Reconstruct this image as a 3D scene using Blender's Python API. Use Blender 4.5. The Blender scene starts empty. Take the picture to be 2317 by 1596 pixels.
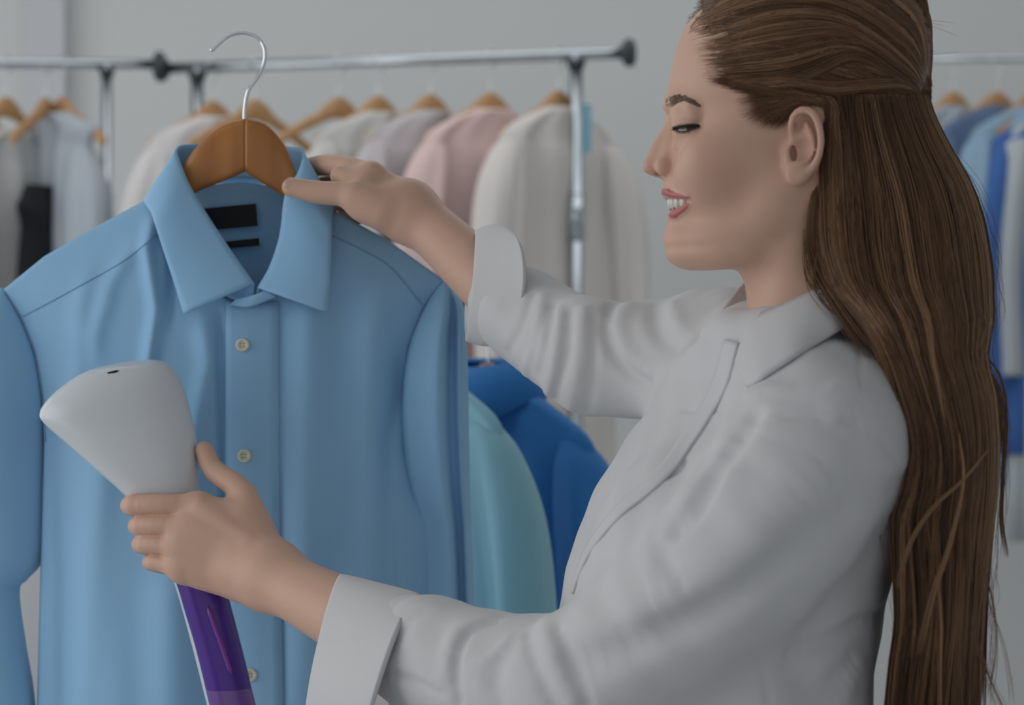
import bpy, bmesh, math, random
import numpy as np
from mathutils import Vector, Matrix

# ------------------------------------------------------------------ camera, world, light, exposure
scene = bpy.context.scene
CAMZ = 1.40
LENS = 85.0
FPX = LENS / 36.0 * 2317.0
cam_data = bpy.data.cameras.new('camera')
cam_data.lens = LENS
cam_data.sensor_width = 36.0
cam_data.clip_start = 0.05
cam_data.dof.use_dof = True
cam_data.dof.focus_distance = 2.10
cam_data.dof.aperture_fstop = 6.3
cam = bpy.data.objects.new('camera', cam_data)
scene.collection.objects.link(cam)
cam.location = (0.0, 0.0, CAMZ)
cam.rotation_euler = (math.radians(90), 0, 0)
scene.camera = cam

world = bpy.data.worlds.new('world')
scene.world = world
world.use_nodes = True
world.node_tree.nodes['Background'].inputs[0].default_value = (0.93, 0.97, 1.0, 1)
world.node_tree.nodes['Background'].inputs[1].default_value = 0.78

def area_light(name, loc, target, sx, sy, power, color=(1, 1, 1)):
    l = bpy.data.lights.new(name, 'AREA')
    l.shape = 'RECTANGLE'; l.size = sx; l.size_y = sy; l.energy = power; l.color = color
    o = bpy.data.objects.new(name, l)
    scene.collection.objects.link(o)
    o.location = loc
    o.rotation_euler = (Vector(target) - Vector(loc)).to_track_quat('-Z', 'Y').to_euler()
    return o
# daylight through the tall windows of the left wall, near and further back
area_light('window_daylight', (-2.72, 1.55, 1.75), (1.0, 1.75, 1.5), 2.6, 2.3, 44, (1.0, 0.99, 0.97))
area_light('window_daylight_back', (-2.72, 4.6, 1.75), (1.0, 4.8, 1.4), 2.6, 2.3, 22, (0.97, 0.99, 1.0))
area_light('ceiling_fill_light', (0.4, 4.6, 3.15), (0.4, 4.6, 0), 3.2, 2.0, 30, (1.0, 1.0, 1.0))  # unseen overhead fill, added to brighten the back wall and clothes

scene.cycles.max_bounces = 5
scene.cycles.diffuse_bounces = 3
scene.cycles.glossy_bounces = 3
scene.cycles.transmission_bounces = 3
scene.cycles.caustics_reflective = False
scene.cycles.caustics_refractive = False

scene.view_settings.view_transform = 'Standard'
scene.view_settings.look = 'None'
scene.view_settings.gamma = 1.0
scene.view_settings.use_curve_mapping = False
scene.view_settings.exposure = -0.73

# ------------------------------------------------------------------ small helpers
random.seed(7)
rng = np.random.default_rng(11)
COL = scene.collection

def W(px, py, d):
    """world point that stands d metres in front of the camera, seen at photo pixel (px, py)"""
    return np.array([(px - 1158.5) / FPX * d, d, CAMZ + (798.0 - py) / FPX * d])

def WV(px, py, d):
    return Vector(W(px, py, d))

def tag(o, label=None, cat=None, group=None, kind=None):
    if label: o['label'] = label
    if cat: o['category'] = cat
    if group: o['group'] = group
    if kind: o['kind'] = kind
    return o

def empty(name, loc=(0, 0, 0), parent=None):
    o = bpy.data.objects.new(name, None)
    COL.objects.link(o)
    o.empty_display_size = 0.05
    o.location = loc
    if parent: o.parent = parent
    return o

def local_fix(o, parent):
    """parent without moving (parents here only carry a translation)"""
    if parent is not None:
        o.parent = parent
        off = Vector((0, 0, 0)); q = parent
        while q is not None:
            off += q.location; q = q.parent
        o.location = -off
    return o

def mesh_obj(name, verts, faces, mat, parent=None, smooth=True, colors=None):
    me = bpy.data.meshes.new(name)
    if isinstance(verts, np.ndarray) and isinstance(faces, np.ndarray):
        n, m, k = len(verts), len(faces), faces.shape[1]
        me.vertices.add(n); me.vertices.foreach_set('co', verts.astype(np.float32).ravel())
        me.loops.add(m * k); me.loops.foreach_set('vertex_index', faces.astype(np.int32).ravel())
        me.polygons.add(m)
        me.polygons.foreach_set('loop_start', np.arange(0, m * k, k, dtype=np.int32))
        me.update(calc_edges=True)
    else:
        me.from_pydata([tuple(v) for v in verts], [], [tuple(f) for f in faces])
    me.validate()
    if smooth:
        me.polygons.foreach_set('use_smooth', np.ones(len(me.polygons), dtype=bool))
    if colors is not None:
        at = me.color_attributes.new('Col', 'FLOAT_COLOR', 'POINT')
        c = np.ones((len(me.vertices), 4), np.float32); c[:, :3] = colors
        at.data.foreach_set('color', c.ravel())
    me.materials.append(mat)
    me.update()
    o = bpy.data.objects.new(name, me)
    COL.objects.link(o)
    local_fix(o, parent)
    return o

def crom(pts, n):
    """Catmull-Rom through pts (list of k-vectors) -> n samples, chord-length spaced"""
    p = np.array(pts, float)
    if p.ndim == 1: p = p[:, None]
    q = np.vstack([2 * p[0] - p[1], p, 2 * p[-1] - p[-2]])
    seg = len(p) - 1
    L = np.concatenate([[0], np.cumsum(np.linalg.norm(np.diff(p, axis=0), axis=1) + 1e-9)])
    s = np.linspace(0, L[-1], n)
    i = np.clip(np.searchsorted(L, s, side='right') - 1, 0, seg - 1)
    t = ((s - L[i]) / (L[i + 1] - L[i]))[:, None]
    a, b, c, d = q[i], q[i + 1], q[i + 2], q[i + 3]
    return 0.5 * (2 * b + (c - a) * t + (2 * a - 5 * b + 4 * c - d) * t ** 2 + (3 * b - a - 3 * c + d) * t ** 3)

def lerp_table(x, xs, ys):
    """smooth (pchip-like) table lookup"""
    xs = np.asarray(xs, float); ys = np.asarray(ys, float)
    if xs[0] > xs[-1]: xs, ys = xs[::-1], ys[::-1]
    h = np.diff(xs); dl = np.diff(ys) / h
    m = np.zeros_like(ys)
    m[1:-1] = np.where(dl[:-1] * dl[1:] > 0, 2 * dl[:-1] * dl[1:] / (dl[:-1] + dl[1:] + 1e-12), 0)
    m[0], m[-1] = dl[0], dl[-1]
    xc = np.clip(x, xs[0], xs[-1])
    i = np.clip(np.searchsorted(xs, xc, side='right') - 1, 0, len(h) - 1)
    t = (xc - xs[i]) / h[i]
    t2, t3 = t * t, t * t * t
    return ((2 * t3 - 3 * t2 + 1) * ys[i] + (t3 - 2 * t2 + t) * h[i] * m[i] +
            (-2 * t3 + 3 * t2) * ys[i + 1] + (t3 - t2) * h[i] * m[i + 1])

# ------------------------------------------------------------------ implicit modelling (fields -> mesh)
def smin(a, b, k):
    h = np.maximum(k - np.abs(a - b), 0) / k
    return np.minimum(a, b) - h * h * k * 0.25
def smax(a, b, k):
    return -smin(-a, -b, k)
def cone(P, a, b, ra, rb):
    a = [float(v) for v in a]; ab = [float(v) - u for v, u in zip(b, a)]
    x = P[:, 0] - np.float32(a[0]); y = P[:, 1] - np.float32(a[1]); z = P[:, 2] - np.float32(a[2])
    L = max(ab[0] ** 2 + ab[1] ** 2 + ab[2] ** 2, 1e-12)
    t = x * np.float32(ab[0] / L); t += y * np.float32(ab[1] / L); t += z * np.float32(ab[2] / L)
    np.clip(t, 0, 1, out=t)
    x -= t * np.float32(ab[0]); y -= t * np.float32(ab[1]); z -= t * np.float32(ab[2])
    x *= x; y *= y; z *= z; x += y; x += z
    np.sqrt(x, out=x)
    x -= np.float32(ra); t *= np.float32(rb - ra); x -= t
    return x
def chain(P, pts, radii, k=None, sub=3):
    """round tube of changing thickness through pts (a smooth curve, no bulges at the joints)"""
    q = np.concatenate([np.asarray(pts, float), np.asarray(radii, float)[:, None]], axis=1)
    n = (len(q) - 1) * sub + 1 if len(q) > 2 else 2
    e = np.vstack([2 * q[0] - q[1], q, 2 * q[-1] - q[-2]])
    t = np.linspace(0, len(q) - 1, n); i = np.minimum(t.astype(int), len(q) - 2); u = (t - i)[:, None]
    A, B, C_, D = e[i], e[i + 1], e[i + 2], e[i + 3]
    c = 0.5 * (2 * B + (C_ - A) * u + (2 * A - 5 * B + 4 * C_ - D) * u ** 2 + (3 * B - A - 3 * C_ + D) * u ** 3)
    f = None
    for j in range(n - 1):
        g = cone(P, c[j, :3], c[j + 1, :3], c[j, 3], c[j + 1, 3])
        f = g if f is None else np.minimum(f, g)
    return f
def ball(P, c, r):
    x = P[:, 0] - np.float32(c[0]); y = P[:, 1] - np.float32(c[1]); z = P[:, 2] - np.float32(c[2])
    return np.sqrt(x * x + y * y + z * z) - np.float32(r)
def ell(P, c, r, M=None):
    if M is None:
        x = (P[:, 0] - np.float32(c[0])) / np.float32(r[0]); y = (P[:, 1] - np.float32(c[1])) / np.float32(r[1]); z = (P[:, 2] - np.float32(c[2])) / np.float32(r[2])
    else:
        q = (P - np.asarray(c, np.float32)) @ np.asarray(M, np.float32)      # columns = local axes
        x, y, z = q[:, 0] / np.float32(r[0]), q[:, 1] / np.float32(r[1]), q[:, 2] / np.float32(r[2])
    k0 = np.sqrt(x * x + y * y + z * z)
    x = x / np.float32(r[0]); y = y / np.float32(r[1]); z = z / np.float32(r[2])
    k1 = np.sqrt(x * x + y * y + z * z) + np.float32(1e-9)
    return k0 * (k0 - 1) / k1
def axes(x, up=(0, 0, 1)):
    x = np.asarray(x, float); x = x / np.linalg.norm(x)
    y = np.cross(up, x); y /= np.linalg.norm(y)
    z = np.cross(x, y)
    return np.stack([x, y, z], axis=1)

class Field:
    def __init__(self): self.parts = []
    def add(self, fn, lo, hi, k=0.0, op='u'):
        self.parts.append((fn, np.asarray(lo, np.float32), np.asarray(hi, np.float32), k, op))
    def __call__(self, P, margin=0.035):
        f = np.full(len(P), 0.2, np.float32)
        for fn, lo, hi, k, op in self.parts:
            m = np.all((P > lo - margin) & (P < hi + margin), axis=1)
            if not m.any(): continue
            idx = np.nonzero(m)[0]
            g = fn(P[idx]).astype(np.float32)
            if op == 'u':
                f[idx] = np.minimum(f[idx], g) if k <= 0 else smin(f[idx], g, k)
            elif op == 'd':      # displacement added to the field
                f[idx] = f[idx] + g
            else:
                f[idx] = smax(f[idx], -g, max(k, 1e-5))
        return f

from concurrent.futures import ThreadPoolExecutor
POOL = ThreadPoolExecutor(4)
def feval(F, P, size=120000):
    if len(P) <= size: return F(P)
    return np.concatenate(list(POOL.map(F, [P[i:i + size] for i in range(0, len(P), size)])))
def polygonize(F, lo, hi, h, B=8, project=1):
    lo = np.asarray(lo, np.float32); hi = np.asarray(hi, np.float32)
    nb = np.ceil((hi - lo) / (h * B)).astype(int)
    g = np.stack(np.meshgrid(*[np.arange(n) for n in nb], indexing='ij'), -1).reshape(-1, 3)
    c = lo + (g + 0.5) * (h * B)
    f = feval(F, c.astype(np.float32), 8000)
    keep = g[np.abs(f) < h * B * 0.87 * 1.35 + 0.004]
    N = nb * B + 2
    loc = np.stack(np.meshgrid(*[np.arange(B + 1)] * 3, indexing='ij'), -1).reshape(-1, 3)
    keys, vs, quads = [], [], []
    def key(ijk): return (ijk[..., 0].astype(np.int64) * N[1] + ijk[..., 1]) * N[2] + ijk[..., 2]
    step = 600
    corner = np.array([[i, j, k] for i in (0, 1) for j in (0, 1) for k in (0, 1)])
    edges = [(a, b) for a in range(8) for b in range(a + 1, 8) if np.abs(corner[a] - corner[b]).sum() == 1]
    for s in range(0, len(keep), step):
        blk = keep[s:s + step]
        idx = blk[:, None, :] * B + loc[None]                      # nb,(B+1)^3,3
        P = np.asfortranarray((lo + idx.reshape(-1, 3) * h).astype(np.float32))
        v = feval(F, P).reshape(len(blk), B + 1, B + 1, B + 1)
        sg = v < 0
        cs = [sg[:, i:B + i, j:B + j, k:B + k] for i, j, k in corner]
        cnt = sum(x.astype(np.int8) for x in cs)
        act = (cnt > 0) & (cnt < 8)
        if act.any():
            bi, i, j, k = np.nonzero(act)
            vals = np.stack([v[bi, i + a, j + b, k + c_] for a, b, c_ in corner], 1)
            acc = np.zeros((len(bi), 3)); n = np.zeros(len(bi))
            for a, b in edges:
                va, vb = vals[:, a], vals[:, b]
                cr = (va < 0) != (vb < 0)
                t = np.where(cr, va / np.where(cr, va - vb, 1), 0)
                pt = corner[a] + t[:, None] * (corner[b] - corner[a])
                acc += np.where(cr[:, None], pt, 0); n += cr
            gi = blk[bi] * B + np.stack([i, j, k], 1)
            keys.append(key(gi)); vs.append(lo + (gi + acc / n[:, None]) * h)
        for ax in range(3):
            o = [0, 0, 0]; o[ax] = 1
            a = sg[:, :B, :B, :B]; b = sg[:, o[0]:B + o[0], o[1]:B + o[1], o[2]:B + o[2]]
            bi, i, j, k = np.nonzero(a != b)
            if len(bi) == 0: continue
            gi = blk[bi] * B + np.stack([i, j, k], 1)
            u, w = [(1, 2), (2, 0), (0, 1)][ax]
            du = np.zeros(3, int); du[u] = 1; dw = np.zeros(3, int); dw[w] = 1
            q = np.stack([key(gi - du - dw), key(gi - dw), key(gi), key(gi - du)], 1)
            flip = ~a[bi, i, j, k]
            q[flip] = q[flip][:, ::-1]
            quads.append(q)
    keys = np.concatenate(keys); vs = np.concatenate(vs); quads = np.concatenate(quads)
    order = np.argsort(keys); keys = keys[order]; vs = vs[order]
    q = np.searchsorted(keys, quads)
    q = np.clip(q, 0, len(keys) - 1)
    good = np.all(keys[q] == quads, axis=1)
    q = q[good]
    for _ in range(project):
        P = vs.astype(np.float32); e = h * 0.4
        f0 = feval(F, P, 30000)
        gr = np.stack([feval(F, P + np.eye(3, dtype=np.float32)[a] * e, 30000) - f0 for a in range(3)], 1) / e
        gn = np.maximum((gr ** 2).sum(1), 0.15)
        stepv = -(f0 / gn)[:, None] * gr
        ln = np.linalg.norm(stepv, axis=1, keepdims=True)
        stepv *= np.minimum(1, h * 0.6 / np.maximum(ln, 1e-9))
        vs = vs + stepv
    return vs, q

def cast(F, px, py, d0, d1, step=0.002):
    """first hit of the field along the sight line through a photo pixel"""
    ds = np.arange(d0, d1, step)
    P = np.stack([W(px, py, d) for d in ds]).astype(np.float32)
    f = F(P)
    i = np.nonzero(f < 0)[0]
    if len(i) == 0: return None
    return P[i[0]]

def cast_many(F, pxy, d0, d1, step):
    ds = np.arange(d0, d1, step); out = []
    pxy = np.asarray(pxy, float)
    dirs = np.stack([(pxy[:, 0] - 1158.5) / FPX, np.ones(len(pxy)), (798.0 - pxy[:, 1]) / FPX], 1)
    P = (dirs[:, None, :] * ds[None, :, None]).reshape(-1, 3); P[:, 2] += CAMZ
    f = feval(F, P.astype(np.float32), 40000).reshape(len(pxy), len(ds))
    hit = (f < 0).argmax(1)
    return P.reshape(len(pxy), len(ds), 3)[np.arange(len(pxy)), hit]

# ------------------------------------------------------------------ materials
MATS = {}
def mat_new(name):
    m = bpy.data.materials.new(name); m.use_nodes = True
    nt = m.node_tree
    return m, nt, nt.nodes['Principled BSDF']

def principled(name, color, rough=0.6, metal=0.0, spec=0.5, coat=0.0, sheen=0.0, trans=0.0, sss=0.0,
               bump=None, vary=None, attr=False, emis=None):
    """bump=(scale, strength, distance, stretch xyz)   vary=(scale, second colour, low, high)"""
    m, nt, b = mat_new(name)
    b.inputs['Base Color'].default_value = (*color, 1)
    b.inputs['Roughness'].default_value = rough
    b.inputs['Metallic'].default_value = metal
    b.inputs['Specular IOR Level'].default_value = spec
    b.inputs['Coat Weight'].default_value = coat
    b.inputs['Sheen Weight'].default_value = sheen
    b.inputs['Transmission Weight'].default_value = trans
    if sss:
        b.inputs['Subsurface Weight'].default_value = sss
        b.inputs['Subsurface Radius'].default_value = (0.012, 0.005, 0.003)
        b.inputs['Subsurface Scale'].default_value = 0.6
    N = nt.nodes; L = nt.links
    tc = N.new('ShaderNodeTexCoord')
    if attr:
        a = N.new('ShaderNodeVertexColor'); a.layer_name = 'Col'
        L.new(a.outputs['Color'], b.inputs['Base Color'])
    if vary:
        nz = N.new('ShaderNodeTexNoise'); nz.inputs['Scale'].default_value = vary[0]; nz.inputs['Detail'].default_value = 4
        rp = N.new('ShaderNodeValToRGB')
        rp.color_ramp.elements[0].position = vary[2]; rp.color_ramp.elements[1].position = vary[3]
        rp.color_ramp.elements[0].color = (*color, 1); rp.color_ramp.elements[1].color = (*vary[1], 1)
        mp = N.new('ShaderNodeMapping')
        if len(vary) > 4: mp.inputs['Scale'].default_value = vary[4]
        L.new(tc.outputs['Object'], mp.inputs[0]); L.new(mp.outputs[0], nz.inputs['Vector'])
        L.new(nz.outputs[0], rp.inputs[0])
        L.new(rp.outputs[0], b.inputs['Base Color'])
    if bump:
        nz = N.new('ShaderNodeTexNoise'); nz.inputs['Scale'].default_value = bump[0]; nz.inputs['Detail'].default_value = 5
        mp = N.new('ShaderNodeMapping')
        if len(bump) > 3: mp.inputs['Scale'].default_value = bump[3]
        bp = N.new('ShaderNodeBump'); bp.inputs['Strength'].default_value = bump[1]; bp.inputs['Distance'].default_value = bump[2]
        L.new(tc.outputs['Object'], mp.inputs[0]); L.new(mp.outputs[0], nz.inputs['Vector'])
        L.new(nz.outputs[0], bp.inputs['Height']); L.new(bp.outputs[0], b.inputs['Normal'])
    if emis:
        b.inputs['Emission Color'].default_value = (*emis[0], 1); b.inputs['Emission Strength'].default_value = emis[1]
    MATS[name] = m
    return m

def cloth(name, color, color2=None, transl=0.25, rough=0.8, bump=(9, 0.25, 0.01, (1, 1, 0.4)), vscale=3.0):
    """woven cotton: diffuse + a little light coming through"""
    m, nt, b = mat_new(name)
    N, L = nt.nodes, nt.links
    b.inputs['Roughness'].default_value = rough
    b.inputs['Specular IOR Level'].default_value = 0.2
    b.inputs['Sheen Weight'].default_value = 0.1
    tc = N.new('ShaderNodeTexCoord')
    nz = N.new('ShaderNodeTexNoise'); nz.inputs['Scale'].default_value = vscale; nz.inputs['Detail'].default_value = 2
    rp = N.new('ShaderNodeValToRGB'); rp.color_ramp.elements[0].position = 0.35; rp.color_ramp.elements[1].position = 0.68
    rp.color_ramp.elements[0].color = (*color, 1); rp.color_ramp.elements[1].color = (*(color2 or color), 1)
    L.new(tc.outputs['Object'], nz.inputs['Vector']); L.new(nz.outputs[0], rp.inputs[0]); L.new(rp.outputs[0], b.inputs['Base Color'])
    nz2 = N.new('ShaderNodeTexNoise'); nz2.inputs['Scale'].default_value = bump[0]; nz2.inputs['Detail'].default_value = 2
    mp = N.new('ShaderNodeMapping'); mp.inputs['Scale'].default_value = bump[3]
    bp = N.new('ShaderNodeBump'); bp.inputs['Strength'].default_value = bump[1]; bp.inputs['Distance'].default_value = bump[2]
    L.new(tc.outputs['Object'], mp.inputs[0]); L.new(mp.outputs[0], nz2.inputs['Vector'])
    L.new(nz2.outputs[0], bp.inputs['Height']); L.new(bp.outputs[0], b.inputs['Normal'])
    if transl > 0:
        tr = N.new('ShaderNodeBsdfTranslucent'); L.new(rp.outputs[0], tr.inputs['Color']); L.new(bp.outputs[0], tr.inputs['Normal'])
        mx = N.new('ShaderNodeMixShader'); mx.inputs[0].default_value = transl
        out = N['Material Output']
        L.new(b.outputs[0], mx.inputs[1]); L.new(tr.outputs[0], mx.inputs[2]); L.new(mx.outputs[0], out.inputs['Surface'])
    MATS[name] = m
    return m

M_SKIN = principled('skin', (0.62, 0.40, 0.31), rough=0.48, spec=0.35, sss=0.12, attr=True, bump=(700, 0.06, 0.001))
M_WHITE_CLOTH = cloth('white_cotton', (0.74, 0.74, 0.76), (0.77, 0.77, 0.78), transl=0.12, bump=(14, 0.25, 0.006, (1, 1, 1)))
M_BLUE_CLOTH = cloth('blue_cotton', (0.375, 0.655, 0.94), (0.35, 0.64, 0.93), transl=0.10, bump=(10, 0.25, 0.006, (1.2, 1, 0.25)))
M_HAIR = principled('brown_hair', (0.1, 0.06, 0.035), rough=0.45, spec=0.28, attr=True)
M_CHROME = principled('chrome', (0.78, 0.8, 0.82), rough=0.18, metal=1.0)
M_STEEL = principled('rack_steel', (0.55, 0.60, 0.64), rough=0.22, metal=1.0)
M_DARK_PLASTIC = principled('dark_plastic', (0.035, 0.05, 0.055), rough=0.45)
M_WOOD = principled('varnished_wood', (0.50, 0.20, 0.045), rough=0.36, coat=0.25, vary=(9, (0.34, 0.115, 0.022), 0.3, 0.75, (5, 5, 0.9)))
M_WOOD_PALE = principled('pale_wood', (0.62, 0.36, 0.17), rough=0.45, vary=(9, (0.48, 0.26, 0.11), 0.3, 0.75, (5, 5, 0.9)))
M_WHITE_PLASTIC = principled('white_plastic', (0.70, 0.73, 0.77), rough=0.28, spec=0.5)
M_BLACK = principled('black_label', (0.006, 0.006, 0.009), rough=0.7)
M_BUTTON = principled('ivory_button', (0.78, 0.74, 0.58), rough=0.3, coat=0.3)
M_EYE = principled('eye_white', (0.75, 0.72, 0.70), rough=0.12)
M_LASH = principled('lash', (0.008, 0.006, 0.006), rough=0.5)
M_BROW = principled('brow_hair', (0.17, 0.10, 0.07), rough=0.6)
M_TOOTH = principled('tooth', (0.86, 0.84, 0.78), rough=0.2, coat=0.3)
M_NAIL = principled('nail', (0.66, 0.42, 0.34), rough=0.22, coat=0.4)

def tube(pts, radii, sides=8, cap=True):
    """verts/faces of a round tube along pts"""
    p = np.array(pts, float); n = len(p)
    r = np.broadcast_to(np.array(radii, float), (n,))
    t = np.gradient(p, axis=0); t /= np.linalg.norm(t, axis=1, keepdims=True) + 1e-12
    up = np.array([0, 0, 1.0])
    if abs(t[0] @ up) > 0.9: up = np.array([0, 1.0, 0])
    u = np.cross(t[0], up); u /= np.linalg.norm(u)
    V = []; F = []
    a = np.linspace(0, 2 * np.pi, sides, endpoint=False)
    for i in range(n):
        u = u - (u @ t[i]) * t[i]; u /= np.linalg.norm(u)
        w = np.cross(t[i], u)
        V.append(p[i] + r[i] * (np.cos(a)[:, None] * u + np.sin(a)[:, None] * w))
    V = np.vstack(V)
    for i in range(n - 1):
        for j in range(sides):
            k = (j + 1) % sides
            F.append((i * sides + j, i * sides + k, (i + 1) * sides + k, (i + 1) * sides + j))
    if cap:
        F.append(tuple(range(sides))[::-1]); F.append(tuple(range((n - 1) * sides, n * sides)))
    return [tuple(v) for v in V], F

def merge(parts):
    V, F = [], []
    for v, f in parts:
        o = len(V); V += [tuple(x) for x in v]; F += [tuple(i + o for i in q) for q in f]
    return V, F

def grid_faces(nu, nv, closed_u=False):
    F = []
    for i in range(nu if closed_u else nu - 1):
        for j in range(nv - 1):
            a = i * nv + j; b = ((i + 1) % nu) * nv + j
            F.append((a, b, b + 1, a + 1))
    return F

def solidify(o, t, offset=-1.0):
    m = o.modifiers.new('thickness', 'SOLIDIFY'); m.thickness = t; m.offset = offset
    return o
def bevel(o, w, seg=2):
    m = o.modifiers.new('bevel', 'BEVEL'); m.width = w; m.segments = seg; m.limit_method = 'ANGLE'
    return o
def subsurf(o, n=1):
    m = o.modifiers.new('subsurf', 'SUBSURF'); m.levels = n; m.render_levels = n
    return o

def box(lo, hi):
    x0, y0, z0 = lo; x1, y1, z1 = hi
    V = [(x0, y0, z0), (x1, y0, z0), (x1, y1, z0), (x0, y1, z0), (x0, y0, z1), (x1, y0, z1), (x1, y1, z1), (x0, y1, z1)]
    F = [(0, 3, 2, 1), (4, 5, 6, 7), (0, 1, 5, 4), (1, 2, 6, 5), (2, 3, 7, 6), (3, 0, 4, 7)]
    return V, F

def strip(A, B, nu, nv, mid=None, lin=True):
    """surface between two 3-d curves given as (px, py, distance); mid bows it towards the camera"""
    a, b = np.array(A, float), np.array(B, float)
    t = np.linspace(0, len(a) - 1, nu); k = np.minimum(t.astype(int), len(a) - 2); u = (t - k)[:, None]
    def ev(c):
        e = np.vstack([2 * c[0] - c[1], c, 2 * c[-1] - c[-2]]); p, q, r, s = e[k], e[k + 1], e[k + 2], e[k + 3]
        return 0.5 * (2 * q + (r - p) * u + (2 * p - 5 * q + 4 * r - s) * u ** 2 + (3 * q - p - 3 * r + s) * u ** 3)
    a, b = ev(a), ev(b); V = []
    for i in range(nu):
        for j in range(nv):
            w = j / (nv - 1)
            p = a[i] * (1 - w) + b[i] * w
            dd = p[2] - (mid or 0) * math.sin(math.pi * w) ** 0.8
            V.append(W(p[0], p[1], dd))
    return np.array(V), np.array(grid_faces(nu, nv))
# ------------------------------------------------------------------ the room
M_WALL = principled('wall_paint', (0.775, 0.79, 0.785), rough=0.9, spec=0.2, bump=(60, 0.08, 0.004))
M_TRIM = principled('trim_paint', (0.70, 0.71, 0.74), rough=0.6, bump=(40, 0.05, 0.003))
M_FLOOR = principled('floor_vinyl', (0.62, 0.64, 0.66), rough=0.5, vary=(2.0, (0.55, 0.57, 0.60), 0.3, 0.7), bump=(30, 0.05, 0.003))
M_GLASS = principled('window_glass', (1, 1, 1), rough=0.02, trans=1.0)
def structure(name, vf, mat, smooth=False, parent=None):
    o = mesh_obj(name, vf[0], vf[1], mat, parent, smooth)
    if parent is None: o['kind'] = 'structure'
    return o
RX0, RX1, RY0, RY1, RZ = -2.8, 3.0, -2.6, 6.6, 3.2
structure('floor', box((RX0, RY0, -0.05), (RX1, RY1, 0)), M_FLOOR)
structure('ceiling', box((RX0, RY0, RZ), (RX1, RY1, RZ + 0.05)), M_WALL)
structure('wall_back', box((RX0, RY1, 0), (RX1, RY1 + 0.1, RZ)), M_WALL)
structure('wall_right', box((RX1, RY0, 0), (RX1 + 0.1, RY1, RZ)), M_WALL)
# left wall with two tall window openings
wins = [(0.2, 2.9), (3.25, 5.95)]
pieces = []
ys = [RY0] + [v for w in wins for v in w] + [RY1]
for a, b in zip(ys[0::2], ys[1::2]): pieces.append(box((RX0 - 0.1, a, 0), (RX0, b, RZ)))
for a, b in wins:
    pieces.append(box((RX0 - 0.1, a, 0), (RX0, b, 0.5))); pieces.append(box((RX0 - 0.1, a, 3.0), (RX0, b, RZ)))
structure('wall_left', merge(pieces), M_WALL)
for n, (a, b) in enumerate(wins):
    fr = []
    for y in (a, (a + b) / 2 - 0.02, b - 0.05): fr.append(box((RX0 - 0.07, y, 0.5), (RX0 - 0.02, y + 0.05, 3.0)))
    for z in (0.5, 2.95): fr.append(box((RX0 - 0.07, a, z), (RX0 - 0.02, b, z + 0.05)))
    f = structure('window_%d' % (n + 1), merge(fr), M_TRIM)
    tag(f, 'tall white framed window in the left wall, %s' % ('nearer the camera' if n == 0 else 'nearer the back wall'))
x0 = W(66, 0, 6.58)[0]; x1 = W(150, 0, 6.58)[0]
structure('trim_1', box((x0, 6.545, 0), (x1, 6.6, RZ)), M_TRIM)
structure('baseboard_back', box((RX0, 6.58, 0), (RX1, 6.6, 0.1)), M_TRIM)
# ------------------------------------------------------------------ the woman: one skin field for head, neck, hands, arms, trunk
HD = 1.95                                    # distance of the head's middle plane
def HP(px, py, ymm=0.0):                     # ymm: millimetres from the middle plane towards the camera
    return W(px, py, HD - ymm * 0.001)
PXM = HD / FPX                               # metres per photo pixel on the middle plane
def zpx(py): return CAMZ + (798.0 - py) * PXM
def xpx(px): return (px - 1158.5) * PXM

SEC = np.array([   # py, front, widest, back, half width mm, front roundness
    (20, 1602, 1770, 2000, 58, 2.1), (60, 1564, 1760, 2020, 66, 2.1), (110, 1545, 1750, 2030, 70, 2.1), (150, 1530, 1745, 2030, 71, 2.1),
    (190, 1517, 1740, 2020, 70.5, 2.1), (222, 1510, 1735, 2010, 69, 2.1), (255, 1522, 1735, 1995, 68, 2.1), (285, 1527, 1732, 1975, 68, 2.05),
    (320, 1530, 1728, 1950, 68, 2.0), (350, 1526, 1722, 1930, 68, 1.9), (385, 1516, 1718, 1910, 66.5, 1.75), (412, 1508, 1715, 1900, 64, 1.60),
    (440, 1512, 1712, 1890, 61, 1.53), (470, 1522, 1708, 1875, 57.5, 1.54), (505, 1530, 1702, 1845, 53, 1.65), (528, 1528, 1694, 1805, 48, 1.8),
    (545, 1530, 1684, 1772, 44, 1.9)], float)

def superellipse(x, y, a, b, n):
    A = np.abs(x / a) + 1e-5; B = np.abs(y / b) + 1e-5
    An = A ** (n - 1); Bn = B ** (n - 1)
    g = (An * A + Bn * B) ** (1 / n)
    gr = np.sqrt((An / a) ** 2 + (Bn / b) ** 2) * g ** (1 - n)
    return (g - 1) / np.maximum(gr, 0.6 / np.maximum(a, b))

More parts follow.
